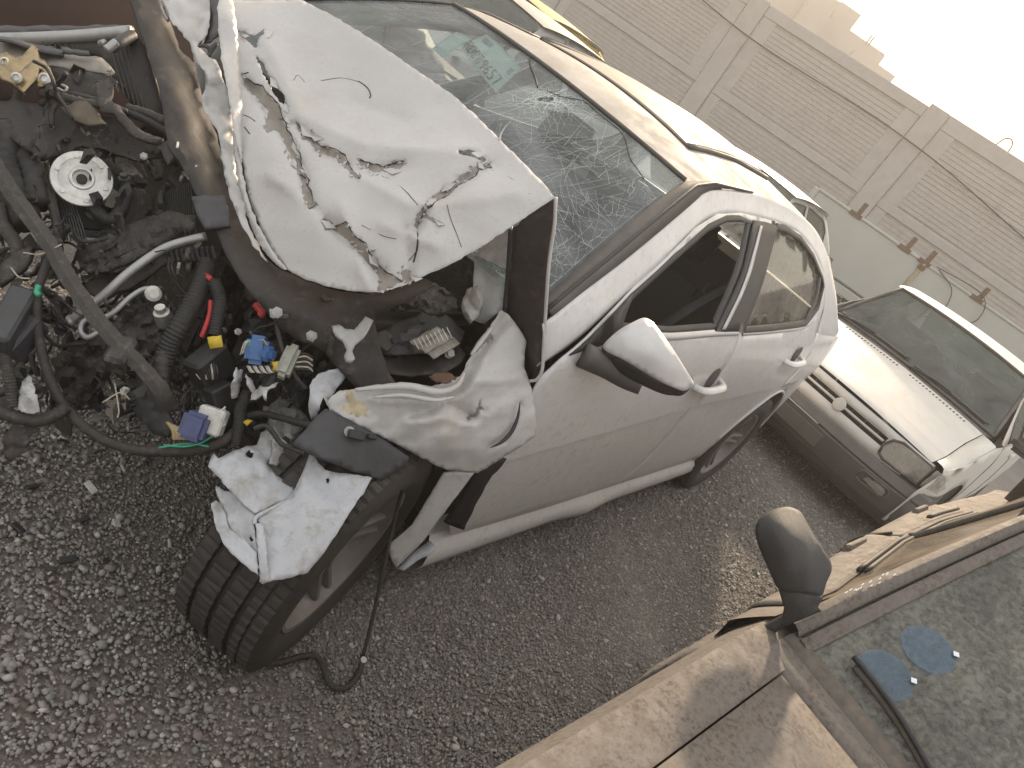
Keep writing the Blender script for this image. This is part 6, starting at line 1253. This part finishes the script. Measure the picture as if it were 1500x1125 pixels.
bbox('top_rail', -.02, Ld, -.05, .02, zt_-.002, zt_+.04, M['bed']); bbox('top_rail', Ld+.02, Ld+2.4, -.05, .02, zt_-.012, zt_+.03, M['bed'])
bbox('bed_sill', -.4, Ld+2.6, -.08, .05, z0_-.16, z0_-.03, M['bed']); bbox('seal_strip', -.4, Ld+2.6, -.05, .0, z0_-.03, z0_-.002, M['trim'])
bbox('bed_floor', -.4, Ld+2.6, -1.9, -.08, z0_-.12, z0_-.05, M['trim']); bbox('chassis_rail', -.2, Ld+2.2, -.9, -.75, z0_-.35, z0_-.12, M['trim'])
bbox('corner_post', -.09, -.02, -.06, .03, z0_-.2, zt_+.02, M['bed']); bbox('corner_post', Ld-.025, Ld+.025, -.06, .02, z0_-.1, zt_+.05, M['bed'])
for s in (.62, 1.48, Ld-.02, Ld+.9):
    bbox('hinge_pin', s, s+.06, -.05, .03, zt_+.03, zt_+.22, M['rust'], tb, .006); bbox('rust_plate', s-.10, s+.10, .001, .024, zt_-.02, zt_+.045, M['rust'], tb, .004)
tube('strap', [bedp(Ld, .03, zt_), bedp(Ld-.005, .035, zt_-.4), bedp(Ld+.0, .03, z0_-.05)], .012, M['strap'], tb, n=6)
bbox('latch', Ld-.10, Ld+.08, .021, .06, z0_-.06, z0_+.05, M['rust'], tb, .01); bbox('latch', Ld-.06, Ld+.05, .021, .05, zt_-.10, zt_-.03, M['rust'], tb, .01)
tube('wire', [bedp(Ld+.2, .03, zt_+.05), bedp(Ld+.55, .06, zt_-.1), bedp(Ld+.6, .06, zt_-.5), bedp(Ld+.1, .05, z0_+.05)], .008, M['cable'], tb, n=5)
tube('wire', [bedp(Ld+.15, .03, zt_+.06), bedp(Ld+.9, .05, zt_+.1), bedp(Ld+1.1, .06, zt_-.2), bedp(Ld+.9, .05, zt_-.5)], .008, M['cable'], tb, n=5)
# ---------------------------------------------------------------- mud-spotted beige car in the right foreground
YD = rad(-6.0)
Td = Matrix.Translation((-.19, 1.60, 0)) @ Matrix.Rotation(YD, 4, 'Z')       # u forward, v left (0 = its right screen corner), z up
D = lambda u, v, z: np.array(Td @ Vector((float(u), float(v), float(z))))
dc = empty('dusty_car', tuple(D(-.8, .7, 0)), 'dust covered beige car with mud spotted windscreen in the right foreground', 'car')
CW = 1.36            # distance between the two screen corners
def mirv(f): return f
# bonnet
def hz(u, v):
    k = (v-CW/2)/(CW/2); return .962-.115*max(0, (u-.1))/1.15-.02*max(0, u-.9)+.028*(1-k*k)
def hood_edge_rear(v): k = (v-CW/2)/(CW/2); return .105+.075*(1-k*k)
rows = []
for s in np.linspace(0, 1, 16):
    row = []
    for v in np.linspace(.0515, CW-.0515, 25):
        u = hood_edge_rear(v)*(1-s)+1.28*s; row.append(D(u, v, hz(u, v)-(.006 if s == 0 else 0)))
    rows.append(row)
solid(recalc(grid('bonnet', rows, M['tan'], dc)), .012, 0)
# wings: crest, then rounding over to the side
def wing(sgn):
    rows = []
    for u in np.linspace(-.02, 1.32, 26):
        v0 = .050; w_ = 1.0
        pr_ = [(v0-.002, hz(u, .05)-.02), (v0-.0025, hz(u, .05)+.0), (v0-.035, hz(u, .05)+.002), (v0-.072, hz(u, .05)-.004), (v0-.086, hz(u, .05)-.010), (v0-.112, hz(u, .05)-.07), (v0-.130, hz(u, .05)-.19), (v0-.135, .55), (v0-.135, .40)]
        dip = .03*math.exp(-((u-.02)/.10)**2)
        taper = .03*max(0, u-.7)
        rows.append([D(u, (v+taper if sgn > 0 else CW-v-taper), z) for v, z in pr_])
    return sharp(recalc(grid('wing', rows, M['tan'], dc)), 28)
wing(1); wing(-1)
# cowl strip between bonnet and glass
def base(v, l=0.0):
    k = (v-CW/2)/(CW/2); return np.array([.0+.10*(1-k*k)+l, v, .972+.022*(1-k*k)])
rows = []
for v in np.linspace(.005, CW-.005, 27):
    b0 = base(v); ue = hood_edge_rear(v)-.010
    rows.append([D(ue, v, hz(ue, v)-.02), D(ue-.004, v, hz(ue, v)-.002), D(ue*.6+(b0[0]+.03)*.4, v, b0[2]-.004), D(b0[0]+.028, v, b0[2]-.002)])
recalc(grid('cowl', rows, M['tan'], dc))
# windscreen with gasket
def topl(v): k = (v-CW/2)/(CW/2); return np.array([-.66+.05*(1-k*k), CW/2+(v-CW/2)*.80, 1.335+.03*(1-k*k)])
def scr(v, b, l=0.0): p = base(v)*(1-b)+topl(v)*b+np.array([.45, 0, .8])*.05*b*(1-b)*2; p = p+np.array([.47, 0, .88])*l; return D(*p)
sc = recalc(grid('windscreen', [[scr(v, b) for v in np.linspace(.02, CW-.02, 31)] for b in np.linspace(.01, .99, 15)], M['dusty_glass'], dc))
def band(nm, f, mt, n=30, th=.006):
    rows = [f(k) for k in np.linspace(0, 1, n)]; return sharp(recalc(grid(nm, rows, mt, dc)), 40)
band('screen_gasket', lambda k: [scr(.01+k*(CW-.02), -.035, .0), scr(.01+k*(CW-.02), -.03, .010), scr(.01+k*(CW-.02), -.012, .013), scr(.01+k*(CW-.02), .014, .006), scr(.01+k*(CW-.02), .018, -.004)], M['tan_dark'])
for e in (0, 1):
    vv_ = lambda q: q if e == 0 else CW-q
    band('screen_gasket', lambda k: [scr(vv_(.022), k, .0), scr(vv_(.026), k, .013), scr(vv_(.037), k, .013), scr(vv_(.050), k, .006), scr(vv_(.052), k, -.004)], M['tan'])
    band('pillar', lambda k: [scr(vv_(.0205), k, -.01), scr(vv_(.020), k, .016), scr(vv_(.014), k, .025), scr(vv_(.003), k, .030), scr(vv_(-.009), k, .025), scr(vv_(-.017), k, .008), scr(vv_(-.019), k, -.02), scr(vv_(-.018), k, -.05)], M['tan'])
band('header', lambda k: [scr(k*CW, .99, .0), scr(k*CW, 1.0, .014), scr(k*CW, 1.06, .016)], M['tan'], 20)
rows = [[D(-.68-1.35*s+.0, CW/2+(v-CW/2)*.80, 1.345+.03*(1-((v-CW/2)/(CW/2))**2)+.035*math.sin(math.pi*(.25+.6*s))) for v in np.linspace(-.02, CW+.02, 15)] for s in np.linspace(0, 1, 10)]
recalc(grid('roof', rows, M['tan'], dc))
# right side: door skin below the belt, belt strips, side glass leaning in
def side(u, z):        # local v of the right flank: shoulder at .90, belt at .975, glass leaning in above
    sh_ = np.interp(u, [-2.9, -2.4, -1.65, -1.06, -.63, -.26, .1], [-.07, -.098, -.129, -.117, -.098, -.081, -.078])
    be_ = np.interp(u, [-2.9, -1.45, -.91, -.31, 0], [.05, -.03, -.037, -.012, -.03])
    if z <= .9: return float(sh_+.03*((.9-z)/.7)**2+.004*math.sin(math.pi*(z-.2)/.7))
    if z <= .975: k = (z-.9)/.075; return float(sh_+(be_-sh_)*k**1.15)
    return float(be_+(.125-be_)*((z-.975)/.355))
for sgn in (1, -1):
    Q = (lambda u, v, z: D(u, v, z)) if sgn == 1 else (lambda u, v, z: D(u, CW-v, z))
    def skin(nm, us, zs, mt, off=0.0, parent=dc): return recalc(grid(nm, [[Q(u, side(u, z)-off, z) for z in zs] for u in us], mt, parent))
    d1 = solid(skin('front_door', np.linspace(-.115, -1.02, 18), (.24, .4, .6, .78, .86, .89, .90, .912, .93, .95, .975), M['tan'], .004), .004, 0)
    d2 = solid(skin('rear_door', np.linspace(-1.03, -1.95, 18), (.24, .4, .6, .78, .86, .89, .90, .912, .93, .95, .975), M['tan'], .003), .004, 0)
    skin('rear_wing', np.linspace(-1.96, -3.15, 16), (.24, .4, .6, .78, .86, .89, .90, .912, .93, .95, .975), M['tan'], .0)
    skin('wing_rear', np.linspace(.0, -.108, 4), (.24, .4, .6, .78, .86, .89, .90, .912, .93, .95, .975), M['tan'], .0)
    for dd, us in ((d1, np.linspace(-.20, -1.02, 14)), (d2, np.linspace(-1.03, -1.90, 14))):
        us2 = us if us[0] < -.9 else np.linspace(-.50, -1.02, 10)
        tube('belt_strip', [Q(u, side(u, .972)-.006, .979) for u in us2], .006, M['dark'], dd, n=6, sub=1)
        tube('belt_strip', [Q(u, side(u, .985)-.001, .989) for u in us2], .006, M['dark'], dd, n=6, sub=1)
        if us[0] < -.9: tube('side_moulding', [Q(u, side(u, .945)-.004, .949) for u in np.linspace(-1.5, -1.93, 8)], .008, M['dark'], dd, n=6, sub=1)
        tube('belt_crease', [Q(u, side(u, .955)-.001, .957) for u in us], .004, M['tan'], dd, n=6, sub=1)
        hx = us[0]-.62; bevel(box('door_handle', (.16, .02, .03), Q(hx, side(hx, .915)-.008, .915), (0, 0, YD), M['tan'], dd), .008)
    tube('door_gap', [Q(-1.025, side(-1.025, z)-.020, z) for z in np.linspace(.3, .955, 8)], .005, M['dark'], dc, n=5)
    def gl(u0, u1, nm='side_window'):
        rows = []
        for u in np.linspace(u0, u1, 12):
            zt = min(1.315, .972+max(.02, (-.06-u)*.60)); zt = min(zt, 1.315-.10*max(0, -u-1.7))
            rows.append([Q(u, side(u, z)+.002, z) for z in np.linspace(.97, zt, 6)])
        return recalc(grid(nm, rows, M['tan_glass'], dc))
    gl(-.16, -.98); gl(-1.06, -1.95)
    tube('window_post', [Q(-1.02, side(-1.02, z)-.004, z) for z in np.linspace(.985, 1.32, 6)], .010, M['tan_dark'], dc, n=8)
    # roof rail
    tube('roof_rail', [Q(u, side(u, 1.32)+.0, z) for u, z in ((-.56, 1.30), (-.75, 1.345), (-1.1, 1.36), (-1.6, 1.355), (-2.1, 1.32))], .028, M['tan'], dc, n=8)
# dark opening where the wing stands off the door
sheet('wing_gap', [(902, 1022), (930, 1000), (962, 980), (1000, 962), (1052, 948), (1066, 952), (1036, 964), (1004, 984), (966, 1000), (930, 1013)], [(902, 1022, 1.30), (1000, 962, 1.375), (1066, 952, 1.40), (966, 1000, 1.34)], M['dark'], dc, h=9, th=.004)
sheet('door_lip', [(925, 1004), (960, 976), (1000, 952), (1050, 925), (1100, 900), (1124, 888), (1128, 902), (1096, 926), (1052, 948), (1004, 962), (964, 982)], [(925, 1004, 1.36), (1000, 952, 1.43), (1124, 888, 1.53), (1096, 926, 1.46), (1004, 962, 1.40)], M['tan'], dc, h=10, th=.004)
# stray scrape of bare metal on the pillar
for k in range(14):
    kk = .16+.011*k+random.uniform(-.006, .006); p = scr(-.004+random.uniform(-.006, .006), kk, .0295); tube('paint_chip', [p, p+np.array([-.006, .001, .004])], .0009, M['sticker_w'], dc, n=4)
# wiper on the glass
def on_scr(x, y):
    d = AXF+AXR*(x-750)/FPX+AXU*(562.5-y)/FPX; best = None
    for v in np.linspace(0, .9, 61):
        for b in np.linspace(-.05, 1, 71):
            q_ = scr(v, b)-CP; t = q_@d/(d@d); e = np.linalg.norm(q_-d*t)
            if best is None or e < best[0]: best = (e, v, b)
    return best[1], best[2]
_a, _b = on_scr(1355, 1140), on_scr(1241, 971); wl = [(_a[0]+(_b[0]-_a[0])*k, _a[1]+(_b[1]-_a[1])*k+.012*math.sin(math.pi*k)) for k in np.linspace(0, 1, 6)]
wpd = tube('wiper', [scr(v, b, .020) for v, b in wl], .0055, M['black_pl'], dc, n=7)
tube('wiper_blade', [scr(v+.012, b-.004, .008) for v, b in wl], .006, M['tan_dark'], wpd, n=6)
# front: headlamp band and bumper, below the frame
rows = [[D(1.30-.10*abs((v-CW/2)/(CW/2))**3+o, v, z) for v in np.linspace(-.06, CW+.06, 15)] for z, o in ((.80, -.01), (.74, .03), (.58, .04), (.50, .05))]; recalc(grid('nose', rows, M['tan'], dc))
rows = [[D(1.40-.12*abs((v-CW/2)/(CW/2))**3+o, v, z) for v in np.linspace(-.10, CW+.10, 15)] for z, o in ((.52, -.03), (.50, .02), (.34, .02), (.26, -.04))]; recalc(grid('bumper', rows, M['trim'], dc))
for s in (.2, CW-.2): bevel(box('headlamp', (.05, .34, .14), D(1.33, s, .66), (0, 0, YD), M['lamp'], dc), .02, 2)
for u in (.62, -1.95):
    for e in (0, 1):
        c = D(u, .02 if e == 0 else CW-.02, .29); make_wheel(tuple(c), math.degrees(YD), dc, R=.29, wd=.18, tread=False, rimr=.18, outer=-1 if e == 0 else 1)
rows = [[D(u, v, .22) for v in np.linspace(-.02, CW+.02, 3)] for u in (1.2, -3.0)]; grid('underbody', rows, M['dark'], dc)
rows = [[D(-.02+.06*(1-((v-CW/2)/(CW/2))**2), v, .93), ] + [D(-.35, v, .93), D(-.45, v, .6)] for v in np.linspace(0.03, CW-.03, 9)]; recalc(grid('dashboard', rows, M['seat'], dc))
for v in (.36, 1.0): bevel(box('seat', (.14, .48, .75), D(-1.1, v, .75), (0, rad(-12), YD), M['seat'], dc), .05, 3)
rows = [[D(u, v, z) for v in np.linspace(.0, CW, 7)] for u, z in ((-2.05, 1.32), (-2.55, .99), (-3.2, .95), (-3.25, .5))]; recalc(grid('tail', rows, M['tan'], dc))
# mirror on the door corner
dm = bpy.data.objects.new('door_mirror', None); COL.objects.link(dm); dm.parent = dc; dm.matrix_parent_inverse = PWI(dc); dm.location = D(-.2, -.1, 1.0)
mo = [(1110, 776), (1114, 764), (1128, 753), (1146, 747), (1160, 748), (1172, 756), (1186, 782), (1202, 806), (1212, 822), (1213, 836), (1206, 852), (1200, 870), (1186, 868), (1168, 864), (1152, 864), (1140, 856), (1134, 842), (1124, 820), (1114, 796)]
sheet('mirror_shell', mo, [(1110, 776, 1.345), (1146, 747, 1.36), (1172, 756, 1.36), (1213, 836, 1.34), (1200, 870, 1.325), (1140, 856, 1.315), (1124, 820, 1.325), (1160, 800, 1.285), (1150, 840, 1.29), (1185, 830, 1.295), (1140, 770, 1.315)], M['mirror_pl'], dm, h=6, th=.012, jit=0, bjit=0, smooth=True, folds=[([(1158, 752), (1176, 800), (1180, 862)], -.006, 6)])
sheet('mirror_rear', mo, [(1110, 776, 1.365), (1146, 747, 1.38), (1213, 836, 1.36), (1200, 870, 1.345), (1140, 856, 1.335), (1160, 810, 1.40)], M['mirror_pl'], dm, h=14, th=.006, jit=0, bjit=0, smooth=True)
sheet('mirror_foot', [(1140, 856), (1160, 862), (1186, 868), (1202, 872), (1194, 886), (1200, 892), (1180, 900), (1160, 908), (1140, 920), (1118, 934), (1090, 944), (1076, 950), (1100, 930), (1128, 914), (1146, 904), (1150, 886)], [(1140, 856, 1.32), (1202, 872, 1.335), (1200, 892, 1.36), (1150, 886, 1.33), (1128, 925, 1.37), (1076, 950, 1.42), (1170, 885, 1.315)], M['mirror_pl'], dm, h=7, th=.012, jit=0, bjit=0)
# two round blue stickers with white squares
for pc, ps, lab in (((1292, 988), (1337, 996), 'blue round sticker on the muddy windscreen nearer the wiper'), ((1362, 952), (1397, 960), 'blue round sticker on the muddy windscreen farther from the wiper')):
    v0, b0 = on_scr(*pc); c = scr(v0, b0, .003); n_ = np.cross(scr(v0+.1, b0, 0)-c, scr(v0, b0+.1, 0)-c); n_ /= np.linalg.norm(n_); n_ = n_ if n_[2] > 0 else -n_
    so_ = empty('round_sticker', tuple(c), lab, 'sticker', 'windscreen stickers')
    lathe('disc', [(.046, 0), (.046, .0006), (.0001, .0006)], axisM(c, n_), M['sticker'], so_, 36)
    v1, b1 = on_scr(*ps); lathe('square', [(.0065, 0), (.0065, .0006), (.0001, .0006)], axisM(scr(v1, b1, .0046), n_), M['sticker_w'], so_, 4)
# ---------------------------------------------------------------- dusty evening air
hm = bpy.data.materials.new('dusty_air'); hm.use_nodes = True; nt = hm.node_tree
nt.nodes.remove(nt.nodes['Principled BSDF']); pv = nt.nodes.new('ShaderNodeVolumePrincipled')
pv.inputs['Color'].default_value = (.90, .88, .86, 1); pv.inputs['Density'].default_value = .0062; pv.inputs['Anisotropy'].default_value = .4
nt.links.new(pv.outputs[0], nt.nodes['Material Output'].inputs['Volume'])
v, f = boxv((340, 340, 15), TR((-20, 0, 6.4))); hzo = mk('haze', v, f, hm, None, smooth=False); tag(hzo, 'thin dusty evening haze over the whole yard', 'haze', kind='stuff')
